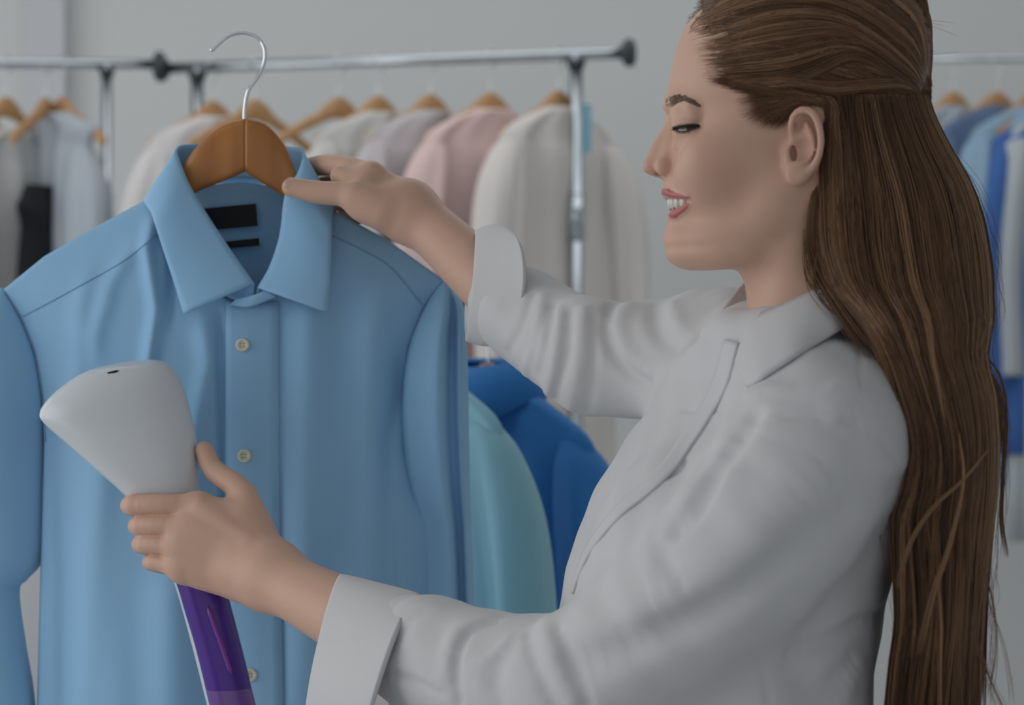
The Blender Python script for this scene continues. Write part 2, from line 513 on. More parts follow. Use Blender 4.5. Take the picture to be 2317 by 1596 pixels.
def head_base(P):
    P = P.copy(); P[:, 1] = HD - np.abs(P[:, 1] - HD)
    y = HD - P[:, 1]
    py = 798.0 - (P[:, 2] - CAMZ) / PXM
    pyc = np.clip(py, SEC[0, 0], SEC[-1, 0])
    tab = lambda c: lerp_table(pyc, SEC[:, 0], SEC[:, c])
    xf = xpx(tab(1)); xc = xpx(tab(2)); xb = xpx(tab(3)); wd = tab(4) * 0.001
    dx = P[:, 0] - xc
    a = np.where(dx < 0, xc - xf, xb - xc)
    n = np.where(dx < 0, tab(5), 2.0)
    f = superellipse(dx, y, a, wd, n)
    over = np.abs(py - pyc) * PXM
    f = np.where(over > 0, np.sqrt(np.maximum(f + 0.0145, 0) ** 2 + over ** 2) - 0.0145, f)
    E = lambda px, pyy, ym, rx, ry, rz, M=None: ell(P, HP(px, pyy, ym), (rx * .001, ry * .001, rz * .001), M)
    C = lambda pts, r, k: chain(P, [HP(*p) for p in pts], [q * .001 for q in r], k * .001, 2)
    # cranium
    f = smin(f, E(1800, 150, 0, 86, 73, 70), 0.03)
    # mandible, cheekbone, cheek
    f = smin(f, C([(1566, 556, 8), (1640, 549, 30), (1730, 505, 46), (1772, 420, 54)], [9, 8.5, 9, 9], 10), 0.028)
    f = smin(f, E(1640, 350, 53, 26, 12, 14), 0.024)
    f = smin(f, E(1603, 402, 36, 22, 17, 20), 0.026)
    near = np.nonzero((P[:, 0] < xpx(1665)) & (P[:, 2] < zpx(190)))[0]
    if len(near) == 0: return f
    fa, f, Pa = f, f[near], P
    P = np.asfortranarray(P[near])
    # chin
    f = smin(f, E(1549, 549, 0, 12.2, 15, 12.5), 0.014)
    # brow ridge
    f = smin(f, C([(1519, 236, 6), (1527, 233, 24), (1560, 243, 42)], [4.5, 5, 5], 8), 0.012)
    # muzzle
    f = smin(f, E(1558, 452, 0, 16.5, 25, 21), 0.016)
    # eye socket hollow, lid, fold above the lid
    f = smax(f, -E(1540, 287, 30, 11, 14, 9.5), 0.018)
    f = smin(f, E(1556, 289, 30.5, 12.7, 13.4, 12.4), 0.007)
    f = smin(f, C([(1538, 322, 22), (1558, 327, 33), (1584, 320, 42)], [3.0, 3.6, 3.4], 6), 0.012)
    f = smin(f, C([(1527, 262, 20), (1538, 258, 33), (1568, 264, 43)], [3.4, 3.8, 3.4], 6), 0.009)
    # nose
    f = smin(f, C([(1528, 250, 0), (1520, 282, 0), (1503, 312, 0), (1485, 341, 0), (1475, 374, 0)], [4.8, 4.9, 5.2, 5.7, 6.6], 6), 0.009)
    f = smin(f, C([(1535, 298, 3), (1520, 340, 6), (1508, 370, 6.5)], [7, 8, 7.5], 8), 0.010)
    f = smin(f, C([(1473, 378, 0), (1486, 389, 1), (1508, 394, 2)], [5.8, 3.6, 3.6], 5), 0.004)
    f = smin(f, E(1501, 378, 11, 6.8, 5.6, 7.2), 0.0024)
    f = f + 0.0011 * np.exp(-np.minimum(np.maximum(C([(1513, 354, 15), (1518.5, 370, 18), (1519, 392, 18)], [.1, .1, .1], 1), 0), .02) / 0.0016)
    f = smax(f, -E(1487, 396, 6.6, 5.0, 2.4, 2.0), 0.0018)
    fa[near] = f
    return fa

def surf(px, py, lift=0.0):
    """point of the head's near side seen at a photo pixel"""
    p = cast(head_base, px, py, HD - 0.12, HD + 0.02, 0.0006)
    if p is None: p = HP(px, py, 0).astype(np.float32)
    return p - np.array([0, lift, 0], np.float32)

# the lips and the mouth opening, laid on that surface
LIPU = [HP(1507, 434.5, 0), HP(1507.5, 434, 4), surf(1515, 436.5, -.0006), surf(1522, 438.5, -.0010), surf(1531, 440.5, -.0010), surf(1546, 442.5, -.0008), surf(1558, 445, -.0004)]
LIPU_R = [.0031, .0031, .0029, .0026, .0022, .0017, .0010]
LIPL = [HP(1523, 490, 0), HP(1523.5, 489.5, 5), surf(1530, 485, -.0012), surf(1538, 479, -.0014), surf(1549, 471.5, -.0010), surf(1560, 462, -.0004)]
LIPL_R = [.0040, .0040, .0038, .0030, .0021, .0010]
MC = surf(1561, 455)
def fold_y(P):
    P = P.copy(); P[:, 1] = HD - np.abs(P[:, 1] - HD)
    return P
def lips(P):
    return smin(chain(P, LIPU, LIPU_R, .003), chain(P, LIPL, LIPL_R, .003), .001)

def head_field(P):
    f = head_base(P)
    P = fold_y(P)
    E = lambda px, pyy, ym, rx, ry, rz, M=None: ell(P, HP(px, pyy, ym), (rx * .001, ry * .001, rz * .001), M)
    C = lambda pts, r, k: chain(P, [HP(*p) for p in pts], [q * .001 for q in r], k * .001, 2)
    fa, Pa = f, P
    near = np.nonzero((P[:, 0] < xpx(1640)) & (P[:, 2] < zpx(230)) & (P[:, 2] > zpx(540)))[0]
    P = np.asfortranarray(Pa[near]); f = fa[near]
    # mouth opening
    tt = np.clip((MC[0] - P[:, 0]) / (MC[0] - xpx(1508)), 0, 1.3)
    hz = (15.5 * np.clip(tt, 0, 1) ** 0.55) * PXM
    zc = MC[2] - 4.5 * tt * PXM
    cut = np.maximum(np.maximum(np.abs(P[:, 2] - zc) - hz, P[:, 0] - MC[0]), HD - P[:, 1] - 0.045)
    f = smax(f, -cut, 0.0025)
    f = smin(f, lips(P), 0.003)
    # smile crease from the nose wing
    f = f + 0.0007 * np.exp(-np.minimum(np.maximum(chain(P, CREASE, [.0001] * 3, .001), 0), .02) / 0.0030)
    # lid crease and the opening between the lids
    f = f + 0.0009 * np.exp(-np.minimum(np.maximum(chain(P, LIDC, [.0001] * len(LIDC), .0005), 0), .02) / 0.0011)
    slit = chain(P, SLIT, SLIT_R, .0008)
    f = smax(f, -slit, 0.0006)
    fa[near] = f
    return fa

def ear_field(P):
    P = fold_y(P)
    EO = 70.0
    E = lambda px, pyy, ym, rx, ry, rz, M=None: ell(P, HP(px, pyy, ym), (rx * .001, ry * .001, rz * .001), M)
    C = lambda pts, r, k: chain(P, [HP(*p) for p in pts], [q * .001 for q in r], k * .001, 2)
    e = E(1815, 335, EO + 2, 11, 3.5, 24)
    hel = C([(1797, 326, EO + 2), (1790, 292, EO + 6), (1796, 264, EO + 9), (1815, 249, EO + 12), (1838, 255, EO + 14), (1852, 282, EO + 15),
             (1858, 318, EO + 15), (1853, 352, EO + 13), (1838, 380, EO + 9), (1818, 398, EO + 6)], [2.3, 2.6, 2.9, 3.0, 3.0, 2.8, 2.6, 2.6, 3.0, 4.2], 3)
    e = smin(e, E(1830, 325, EO + 4, 11, 4.0, 26), 0.004)
    e = smin(e, hel, 0.0022)
    anti = C([(1824, 282, EO + 8), (1837, 310, EO + 10), (1836, 342, EO + 10), (1821, 364, EO + 8.5), (1804, 373, EO + 6)], [2.2, 2.5, 2.5, 2.5, 2.4], 3)
    e = smin(e, anti, 0.0025)
    e = smin(e, E(1801, 395, EO + 5, 8.2, 4.0, 8.4), 0.006)
    e = smin(e, C([(1786, 330, EO - 3), (1783, 355, EO + 3), (1784, 376, EO + 1)], [4, 4.0, 3.4], 4), 0.004)      # tragus
    e = smax(e, -E(1814, 338, EO + 10, 8.0, 6.8, 9.0), 0.0025)        # concha
    e = smax(e, -E(1810, 282, EO + 11, 3.4, 6.5, 7.0), 0.0025)        # upper hollow
    e = smax(e, -E(1795, 348, EO + 3, 2.8, 9, 6.4), 0.0015)           # ear canal
    return e

CREASE = [surf(1521, 392), surf(1545, 420), surf(1566, 446)]
LIDC = [surf(1532, 276), surf(1546, 273), surf(1562, 274), surf(1577, 279)]
SLIT = [surf(1523, 292, .001), surf(1532, 293, .001), surf(1548, 292.5, .001), surf(1564, 288.5, .001), surf(1578, 286, .001)]
SLIT_R = [.0008, .0021, .0027, .0022, .0007]

def neck_field(P):
    Q = fold_y(P)
    E = lambda px, pyy, ym, rx, ry, rz: ell(Q, HP(px, pyy, ym), (rx * .001, ry * .001, rz * .001))
    f = cone(P, HP(1838, 430), HP(1868, 800), 0.050, 0.0535)
    # throat and the two neck muscles
    f = smin(f, chain(Q, [HP(1722, 580, 0), HP(1740, 640, 0), HP(1762, 730, 0)], [.010, .0135, .015], .01), 0.028)
    f = smin(f, chain(Q, [HP(1830, 430, 48), HP(1802, 560, 40), HP(1756, 720, 20)], [.012, .011, .010], .01), 0.02)
    f = smin(f, E(1628, 562, 0, 25, 24, 7), 0.012)
    f = smin(f, cone(Q, HP(1872, 790, 20), HP(1895, 880, 90), 0.030, 0.026), 0.05)
    return f

SKIN = Field()
SKIN.add(head_field, np.array([xpx(1440), HD - .105, zpx(600)]), np.array([xpx(2080), HD + .105, zpx(-80)]))
SKIN.add(neck_field, np.array([xpx(1580), HD - .16, zpx(860)]), np.array([xpx(2050), HD + .16, zpx(380)]), 0.026)

for sgn in (1, -1):
    ylo, yhi = sorted((HD - sgn * .060, HD - sgn * .098))
    SKIN.add(ear_field, np.array([xpx(1790), ylo, zpx(420)]), np.array([xpx(1870), yhi, zpx(240)]), 0.005)

def skin_colors(v):
    """complexion: base tone, rosier cheeks, nose, ears and finger ends, lip colour"""
    P = v.astype(np.float32)
    col = np.tile(np.array([0.67, 0.42, 0.315]), (len(P), 1))
    Q = fold_y(P)
    def blend(c, w):
        nonlocal col
        w = np.clip(w, 0, 1)[:, None]; col = col * (1 - w) + np.array(c) * w
    sm = lambda d, a, b: np.clip((b - d) / (b - a), 0, 1) ** 2 * (3 - 2 * np.clip((b - d) / (b - a), 0, 1))
    rosy = (0.60, 0.31, 0.25)
    blend(rosy, 0.30 * sm(np.linalg.norm(Q - surf(1640, 395), axis=1), 0.004, 0.040))
    blend(rosy, 0.35 * sm(np.linalg.norm(Q - HP(1470, 380, 3), axis=1), 0.003, 0.014))
    blend(rosy, 0.25 * sm(np.linalg.norm(Q - HP(1825, 330, 80), axis=1), 0.01, 0.04))
    near_head = (np.abs(P[:, 1] - HD) < 0.12) & (P[:, 0] > xpx(1440)) & (P[:, 0] < xpx(1600)) & (P[:, 2] > zpx(530))
    idx = np.nonzero(near_head)[0]
    if len(idx):
        d = lips(Q[idx]); w = np.zeros(len(P)); w[idx] = sm(d, 0.0002, 0.0010)
        blend((0.56, 0.23, 0.20), 0.6 * w)
        # inside of the mouth
        ins = np.zeros(len(P)); Qi = Q[idx]
        ins[idx] = ((Qi[:, 0] > xpx(1520)) & (HD - Qi[:, 1] < 0.02) & (Qi[:, 2] < zpx(440)) & (Qi[:, 2] > zpx(480)) & (d > 0.002) & (Qi[:, 0] < MC[0] + .001) & (head_base(Qi) < -0.003))
        blend((0.22, 0.05, 0.05), ins)
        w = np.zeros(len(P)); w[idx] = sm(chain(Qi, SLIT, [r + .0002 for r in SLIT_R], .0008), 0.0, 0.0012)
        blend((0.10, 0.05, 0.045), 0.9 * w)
        w = np.zeros(len(P)); w[idx] = sm(np.linalg.norm(Qi - HP(1487, 396, 6.6), axis=1), 0.002, 0.0045) * (Qi[:, 2] < zpx(391))
        blend((0.25, 0.10, 0.07), 0.8 * w)
    return col
# ------------------------------------------------------------------ hands and arms (skin)
# near (left) hand: seen from its back, fingers closed on the steamer's grip, thumb up behind it
NH = dict(
    index=[(446, 1146, 2.187), (372, 1143, 2.186), (306, 1143, 2.197), (296, 1146, 2.222), (326, 1152, 2.247), (352, 1158, 2.250)],
    middle=[(428, 1192, 2.182), (372, 1190, 2.183), (322, 1189, 2.194), (312, 1192, 2.222), (344, 1200, 2.249), (378, 1205, 2.252)],
    ring=[(416, 1240, 2.180), (376, 1235, 2.182), (331, 1231, 2.193), (320, 1234, 2.220), (362, 1243, 2.246), (394, 1248, 2.249)],
    pinky=[(414, 1290, 2.179), (384, 1281, 2.181), (351, 1272, 2.192), (341, 1275, 2.214), (382, 1286, 2.238), (408, 1292, 2.240)])
NR = dict(index=[.0108, .0098, .0094, .0088, .0082, .0070], middle=[.0106, .0096, .0092, .0086, .0080, .0068],
          ring=[.0104, .0092, .0088, .0082, .0076, .0064], pinky=[.0098, .0082, .0078, .0072, .0066, .0056])
NWR = W(612, 1300, 2.150)
NTH = [W(585, 1235, 2.168), W(552, 1120, 2.190), W(486, 1066, 2.212), W(462, 1020, 2.222)]
NFA = [W(628, 1312, 2.146), W(742, 1374, 2.095), W(900, 1450, 2.030), W(1180, 1552, 1.925)]

def near_hand(P):
    palm = None
    for name, wr in (('index', (600, 1262)), ('middle', (596, 1284)), ('ring', (592, 1308)), ('pinky', (590, 1332))):
        a = W(wr[0], wr[1], 2.160); b = W(*NH[name][0])
        g = cone(P, a, b, .0150, .0122)
        palm = g if palm is None else smin(palm, g, .014)
    # palm side flesh, and the heel of the hand
    palm = smin(palm, cone(P, W(560, 1325, 2.185), W(440, 1285, 2.200), .017, .013), .016)
    palm = smin(palm, ell(P, W(505, 1235, 2.176), (.050, .014, .036)), .012)
    palm = smin(palm, cone(P, NWR, W(560, 1290, 2.162), .024, .020), .02)
    f = palm
    # knuckles
    for n in NH:
        p = W(*NH[n][0]); f = smin(f, ball(P, p - np.array([0, .0022, 0]), .0102), .006)
    # tendons on the back
    for n in ('index', 'middle', 'ring'):
        f = smin(f, cone(P, W(NH[n][0][0] + 8, NH[n][0][1], 2.174), W(560, 1215 + 0.55 * (NH[n][0][1] - 1140), 2.153), .0042, .003), .010)
    # fingers, kept apart from one another
    fin = None
    for n in NH:
        g = chain(P, [W(*p) for p in NH[n]], NR[n], .004)
        # slightly thicker joint
        g = smin(g, ball(P, W(*NH[n][2]) - np.array([0, .0012, 0]), NR[n][2]), .003)
        fin = g if fin is None else smin(fin, g, .0010)
    f = smin(f, fin, .007)
    # thumb with its web
    f = smin(f, chain(P, NTH, [.0165, .0120, .0098, .0085], .006), .012)
    f = smin(f, cone(P, W(545, 1175, 2.178), W(468, 1150, 2.190), .010, .008), .014)
    # wrist and forearm
    f = smin(f, chain(P, NFA, [.0265, .0305, .036, .040], .02), .025)
    # creases over the index finger's middle joint
    return f

FH = dict(   # far (right) hand: thumb in front of the collar, fingers behind it
    thumb=[(868, 478, 2.318), (806, 444, 2.322), (722, 436, 2.330), (690, 430, 2.333), (660, 424, 2.335)],
    index=[(842, 396, 2.345), (765, 374, 2.380), (706, 378, 2.420), (660, 396, 2.440), (625, 402, 2.440)],
    middle=[(850, 420, 2.362), (790, 415, 2.392), (730, 420, 2.430), (690, 435, 2.446), (655, 440, 2.446)],
    ring=[(858, 445, 2.372), (800, 452, 2.402), (745, 460, 2.432), (712, 475, 2.446), (680, 480, 2.446)],
    pinky=[(868, 470, 2.376), (822, 485, 2.404), (775, 496, 2.420), (745, 508, 2.424), (722, 512, 2.424)])
FR = dict(thumb=[.0165, .0125, .0112, .0104, .0095], index=[.0112, .0108, .0100, .0090, .0075], middle=[.0125, .0105, .0095, .0085, .0075],
          ring=[.012, .0100, .0090, .0080, .0070], pinky=[.011, .009, .008, .007, .006])
FFA = [W(930, 480, 2.335), W(1000, 540, 2.312), W(1080, 616, 2.280), W(1180, 705, 2.237), W(1340, 806, 2.166)]
def far_hand(P):
    f = None
    for n in ('index', 'middle', 'ring', 'pinky'):
        g = cone(P, W(922, 470, 2.338), W(*FH[n][0]), .019, .0118)
        f = g if f is None else smin(f, g, .014)
    f = smin(f, cone(P, W(910, 490, 2.325), W(*FH['thumb'][1]), .021, .0135), .016)     # thenar
    f = smin(f, ell(P, W(850, 472, 2.322), (.026, .013, .015)), .014)
    fin = None
    for n in ('index', 'middle', 'ring', 'pinky'):
        g = chain(P, [W(*p) for p in FH[n]], FR[n], .004)
        fin = g if fin is None else smin(fin, g, .001)
    f = smin(f, fin, .008)
    f = smin(f, chain(P, [W(*p) for p in FH['thumb']], FR['thumb'], .005), .007)
    f = smin(f, cone(P, W(826, 420, 2.336), W(770, 398, 2.352), .013, .010), .010)      # web between thumb and index
    f = smin(f, chain(P, FFA, [.0245, .0262, .0290, .032, .036], .02), .02)
    return f

def bounds(pts, r):
    a = np.array([np.asarray(p) for p in pts]); return a.min(0) - r, a.max(0) + r
SKIN.add(near_hand, *bounds([W(*p) for n in NH for p in NH[n]] + NTH + NFA, .03), 0)
SKIN.add(far_hand, *bounds([W(*p) for n in FH for p in FH[n]] + FFA, .03), 0)
# upper arms and trunk, under the clothes
N_SH, N_EL = W(1850, 1040, 1.825), W(1300, 1568, 1.895)
F_SH, F_EL = W(1640, 825, 2.115), W(1345, 808, 2.165)
def trunk(P):
    f = cone(P, N_SH, N_EL, .045, .036)
    f = smin(f, cone(P, N_EL, NFA[-1], .036, .036), .02)
    f = smin(f, cone(P, F_SH, F_EL, .036, .034), .02)
    f = smin(f, chain(P, [N_SH, W(1830, 960, 1.95), F_SH], [.040, .045, .034], .03), .02)
    f = smin(f, chain(P, [W(1830, 920, 1.95), W(1750, 1150, 1.95), W(1700, 1500, 1.95), W(1700, 1800, 1.95)], [.055, .075, .075, .085], .05), .03)
    return f
SKIN.add(trunk, *bounds([N_SH, N_EL, F_SH, F_EL, W(1800, 880, 1.95), W(1700, 1800, 1.95), NFA[-1]], .1), 0.03)
# ------------------------------------------------------------------ the white blouse (cloth field over the body)
TSEC = np.array([   # py, front px, back px, half width (m) across the shoulders, on the trunk's own middle plane
    (765, 1660, 1930, .070), (795, 1602, 1970, .105), (850, 1552, 1995, .145), (950, 1490, 2015, .166), (1050, 1436, 2020, .168), (1150, 1388, 2018, .165),
    (1230, 1345, 2010, .160), (1305, 1308, 1998, .156), (1417, 1290, 1980, .152), (1520, 1300, 1965, .150), (1700, 1330, 1955, .150), (1900, 1340, 1960, .158)], float)
YAW = math.radians(20)
CY, SY = math.cos(YAW), math.sin(YAW)
TD = 1.965
TPX = TD / FPX
def trunk_cloth(P):
    py = 798.0 - (P[:, 2] - CAMZ) / TPX
    pyc = np.clip(py, TSEC[0, 0], TSEC[-1, 0])
    tab = lambda c: lerp_table(pyc, TSEC[:, 0], TSEC[:, c])
    fx = (tab(1) - 1158.5) * TPX; bx_ = (tab(2) - 1158.5) * TPX; b = tab(3)
    xc = fx * 0.52 + bx_ * 0.48
    # turned towards the camera: local forward axis u, local lateral axis w (towards the far shoulder)
    dx = P[:, 0] - xc; dy = P[:, 1] - TD
    u = -(dx * CY) - dy * SY
    w = -dx * SY + dy * CY
    # silhouette half length of the turned ellipse equals the measured one
    half = (bx_ - fx) / 2
    a = np.sqrt(np.maximum(half ** 2 - (b * SY) ** 2, 0.004)) / CY
    n = 2.25
    f = superellipse(u, w, a, b, n)
    over = np.abs(py - pyc) * TPX
    return np.where(over > 0, np.sqrt(np.maximum(f + 0.02, 0) ** 2 + over ** 2) - 0.02, f)

NARM = [W(1838, 1015, 1.828), W(1785, 1120, 1.812), W(1690, 1240, 1.815), W(1540, 1385, 1.838), W(1400, 1500, 1.868), W(1310, 1562, 1.892)]
NARM_R = [.060, .065, .067, .063, .060, .060]
NFOR = [W(1310, 1562, 1.892), W(1190, 1550, 1.925), W(1060, 1520, 1.965), W(965, 1482, 2.000), W(890, 1455, 2.030)]
NFOR_R = [.060, .056, .0525, .0500, .0400]
FARM = [W(1640, 815, 2.115), W(1540, 815, 2.135), W(1430, 815, 2.155), W(1345, 808, 2.165)]
FARM_R = [.058, .055, .052, .050]
FFOR = [W(1345, 808, 2.165), W(1270, 770, 2.200), W(1220, 736, 2.222), W(1175, 704, 2.238), W(1140, 680, 2.250)]
FFOR_R = [.050, .0468, .0445, .0425, .034]

CLOTH = Field()
CLOTH.add(trunk_cloth, (xpx(1230), 1.76, W(0, 1950, TD)[2]), (xpx(2060), 2.17, W(0, 690, TD)[2]))
# bust
CLOTH.add(lambda P: smin(ell(P, W(1540, 1225, 1.905), (.060, .060, .062)), ell(P, W(1530, 1210, 2.03), (.055, .055, .06)), .02),
          *bounds([W(1540, 1225, 1.905), W(1530, 1210, 2.03)], .066), 0.06)
CLOTH.add(lambda P: chain(P, [W(1830, 850, 1.915), W(1850, 915, 1.865), W(1846, 985, 1.842)], [.038, .051, .057]), *bounds([W(1830, 850, 1.915), W(1858, 985, 1.840)], .07), 0.05)
CLOTH.add(lambda P: chain(P, [W(1770, 830, 1.98), W(1690, 815, 2.07), W(1640, 815, 2.115)], [.038, .050, .057]), *bounds([W(1760, 790, 1.98), W(1640, 815, 2.115)], .065), 0.05)
CLOTH.add(lambda P: smin(chain(P, NARM, NARM_R), chain(P, NFOR, NFOR_R), .012), *bounds(NARM + NFOR, .075), 0.022)
CLOTH.add(lambda P: smin(chain(P, FARM, FARM_R), chain(P, FFOR, FFOR_R), .012), *bounds(FARM + FFOR, .065), 0.03)

# folds: grooves (+) and ridges (-) pressed into the cloth along lines laid on its surface
def fold_line(pts, amp, width, d0=1.68, d1=2.3, n=None):
    n = n or max(6, int(len(pts) * 3))
    c = crom(pts, n)
    p3 = cast_many(CLOTH_PLAIN, c, d0, d1, 0.003)
    keep = [p for p in p3 if p[1] > d0 + .004]
    if len(keep) < 2: return
    p3 = np.array(keep)
    # drop jumps in depth (line leaving one form for another)
    cuts = [0] + [i + 1 for i in range(len(p3) - 1) if abs(p3[i + 1][1] - p3[i][1]) > .05] + [len(p3)]
    for a, b in zip(cuts, cuts[1:]):
        q = p3[a:b]
        if len(q) < 2: continue
        m = len(q)
        prof = np.sin(np.pi * np.clip(np.linspace(0.12, 0.88, m), 0, 1)) ** 0.7
        def fn(P, q=q, prof=prof, amp=amp, width=width):
            best = np.full(len(P), 1.0, np.float32); am = np.zeros(len(P), np.float32)
            for j in range(len(q) - 1):
                dd = cone(P, q[j], q[j + 1], 0, 0); s = dd < best
                best[s] = dd[s]; am[s] = (prof[j] + prof[j + 1]) / 2
            return amp * am * np.exp(-(best / width) ** 2)
        r = width * 2.6
        lo, hi = bounds(q, r)
        FOLDS.append((fn, lo, hi))
CLOTH_PLAIN = Field(); CLOTH_PLAIN.parts = list(CLOTH.parts)
FOLDS = []
mm = .001
# between the bust and the near arm
fold_line([(1705, 950), (1655, 1015), (1610, 1080), (1578, 1140), (1528, 1196)], 13 * mm, 9 * mm)
fold_line([(1620, 1075), (1600, 1110), (1575, 1165), (1535, 1200)], 11 * mm, 5 * mm)
fold_line([(1480, 1215), (1510, 1275), (1545, 1310)], 4 * mm, 9 * mm)
# slight pull where the shirt front is buttoned
fold_line([(1515, 1078), (1535, 1066), (1552, 1048)], 4 * mm, 3 * mm)
fold_line([(1690, 900), (1640, 980), (1600, 1020)], -2.5 * mm, 12 * mm)
# near sleeve: long break along the upper arm, folds at the elbow and above the cuff
fold_line([(1900, 1060), (1800, 1135), (1700, 1225), (1600, 1310), (1450, 1390)], -8 * mm, 24 * mm)
fold_line([(1900, 1160), (1790, 1240), (1680, 1330), (1560, 1400), (1400, 1470), (1290, 1505)], 9 * mm, 14 * mm)
fold_line([(1122, 1408), (1075, 1425), (1045, 1460), (1033, 1520), (1040, 1590)], 6 * mm, 4.5 * mm)
fold_line([(1100, 1400), (1040, 1425), (1015, 1470), (1006, 1530)], -4 * mm, 8 * mm)
fold_line([(1196, 1440), (1205, 1480), (1228, 1540), (1262, 1600)], 5 * mm, 6 * mm)
fold_line([(1232, 1408), (1240, 1450), (1262, 1510), (1296, 1580)], -7 * mm, 9 * mm)
fold_line([(1262, 1425), (1282, 1470), (1305, 1530), (1330, 1590)], 6 * mm, 6 * mm)
fold_line([(1150, 1450), (1108, 1488), (1080, 1500)], -3 * mm, 5 * mm)
fold_line([(1160, 1470), (1120, 1530), (1130, 1596)], 4 * mm, 9 * mm)
fold_line([(866, 1517), (930, 1538), (1000, 1570)], 3 * mm, 4 * mm)
fold_line([(950, 1390), (900, 1440), (880, 1470)], 2.5 * mm, 8 * mm)
fold_line([(1330, 1340), (1400, 1400), (1430, 1450)], 2.5 * mm, 12 * mm)
# shoulder: sleeve seam and small pulls, yoke seam
fold_line([(1700, 960), (1780, 945), (1861, 948), (1923, 962), (1986, 999), (2020, 1035)], 2.2 * mm, 3 * mm)
fold_line([(1938, 745), (1948, 850), (1936, 950)], 1.8 * mm, 2.2 * mm)
for a in ((865, 900, 930, 862), (870, 930, 935, 895), (880, 950, 938, 930), (1700, 900, 1780, 880)):
    fold_line([(a[0] + 1000 if a[0] < 1000 else a[0], a[1]), ((a[0] + a[2]) / 2 + (1000 if a[0] < 1000 else 0), (a[1] + a[3]) / 2 - 8), (a[2] + (1000 if a[0] < 1000 else 0), a[3])], -2.5 * mm, 6 * mm)
fold_line([(1960, 1040), (2000, 1060), (2040, 1050)], -4 * mm, 8 * mm)
# under the arm, on the back
fold_line([(1790, 1475), (1880, 1450), (1960, 1400), (2015, 1380)], 6 * mm, 7 * mm)
fold_line([(1800, 1520), (1850, 1570), (1900, 1540), (1950, 1480)], 6 * mm, 14 * mm)
fold_line([(1720, 1510), (1735, 1560), (1740, 1620)], 2 * mm, 3 * mm)
fold_line([(1860, 1600), (1900, 1580), (1945, 1500)], -5 * mm, 10 * mm)
# far sleeve: bunched folds round the forearm, the bend of the elbow
for x0, x1, y0, y1, a in ((1205, 1150, 668, 800, 4), (1228, 1185, 672, 846, -4), (1250, 1212, 688, 872, 5), (1266, 1238, 700, 890, -4), (1290, 1256, 706, 906, 6), (1322, 1290, 700, 925, -4), (1345, 1330, 720, 930, 3)):
    fold_line([(x0, y0), (x0 * .5 + x1 * .5 + 6, (y0 + y1) / 2), (x1, y1)], a * mm, 5.0 * mm, 2.0, 2.35)
fold_line([(1385, 690), (1372, 740), (1392, 800), (1430, 845), (1470, 870)], 6 * mm, 6 * mm, 2.0, 2.35)
fold_line([(1420, 690), (1400, 740), (1425, 800), (1470, 840)], -5 * mm, 8 * mm, 2.0, 2.35)
fold_line([(1480, 690), (1490, 750), (1530, 790)], 5 * mm, 8 * mm, 2.0, 2.35)
fold_line([(1520, 690), (1540, 740), (1570, 770)], -4 * mm, 7 * mm, 2.0, 2.35)
for fn, lo_, hi_ in FOLDS: CLOTH.add(fn, lo_, hi_, 0, 'd')
# gentle overall unevenness of the cloth
CLOTH.add(lambda P: (0.0012 * np.sin(P[:, 0] * 95 + P[:, 2] * 60) * np.sin(P[:, 1] * 80 - P[:, 2] * 45 + 1)).astype(np.float32), (-2, 0, 0), (2, 4, 3), 0, 'd')
person = empty('person', (xpx(1750), HD, 0))
tag(person, 'woman with long brown hair and white blouse steaming a blue shirt', 'person')
import time as _t
_t0 = _t.time()
lo = np.array([W(250, 0, 2.2)[0], 1.68, W(0, 2080, 1.95)[2]]); hi = np.array([xpx(2120), 2.46, zpx(-80)])
v, q = polygonize(SKIN, lo, hi, 0.0018, project=1)
print('skin', len(v), len(q), _t.time() - _t0)
body = mesh_obj('body', v, q, M_SKIN, person, True, skin_colors(v))

M_LIP = principled('lip', (0.50, 0.135, 0.14), rough=0.33, spec=0.5, sss=0.08, bump=(500, 0.12, 0.001, (1, 1, 0.15)))
LF = Field()
mlo, mhi = bounds(LIPU + LIPL, .007); mhi[1] = 2 * HD - mlo[1]
LF.add(lambda P: smax(head_field(P) - 0.00035, np.minimum(chain(fold_y(P), LIPU, [r + .0006 for r in LIPU_R]), chain(fold_y(P), LIPL, [r + .0006 for r in LIPL_R])), .0006), mlo, mhi)
v, q = polygonize(LF, mlo - .004, mhi + .004, 0.0007)
mesh_obj('lips', v, q, M_LIP, body)

# eyes
def uv_sphere(c, r, nu=24, nv=14):
    V = [(c[0], c[1], c[2] + r)]
    for i in range(1, nv):
        for j in range(nu):
            t, p = math.pi * i / nv, 2 * math.pi * j / nu
            V.append((c[0] + r * math.sin(t) * math.cos(p), c[1] + r * math.sin(t) * math.sin(p), c[2] + r * math.cos(t)))
    V.append((c[0], c[1], c[2] - r)); F = []
    for j in range(nu): F.append((0, 1 + j, 1 + (j + 1) % nu))
    for i in range(nv - 2):
        for j in range(nu):
            a = 1 + i * nu + j; b = 1 + i * nu + (j + 1) % nu
            F.append((a, a + nu, b + nu, b))
    for j in range(nu): F.append((len(V) - 1, 1 + (nv - 2) * nu + (j + 1) % nu, 1 + (nv - 2) * nu + j))
    return V, F
M_IRIS = principled('iris', (0.03, 0.02, 0.016), rough=0.08)
for s in (1, -1):
    c = HP(1557, 289.5, 30.5).copy(); c[1] = HD - s * (HD - c[1])
    eb = mesh_obj('eyeball', *uv_sphere(c, 0.0118), M_EYE, person)
    gz = np.array([-0.78, -0.50 * s, -0.36]); gz /= np.linalg.norm(gz)
    local_fix(mesh_obj('iris', *uv_sphere(c + gz * 0.0064, 0.0056, 18, 10), M_IRIS), eb)
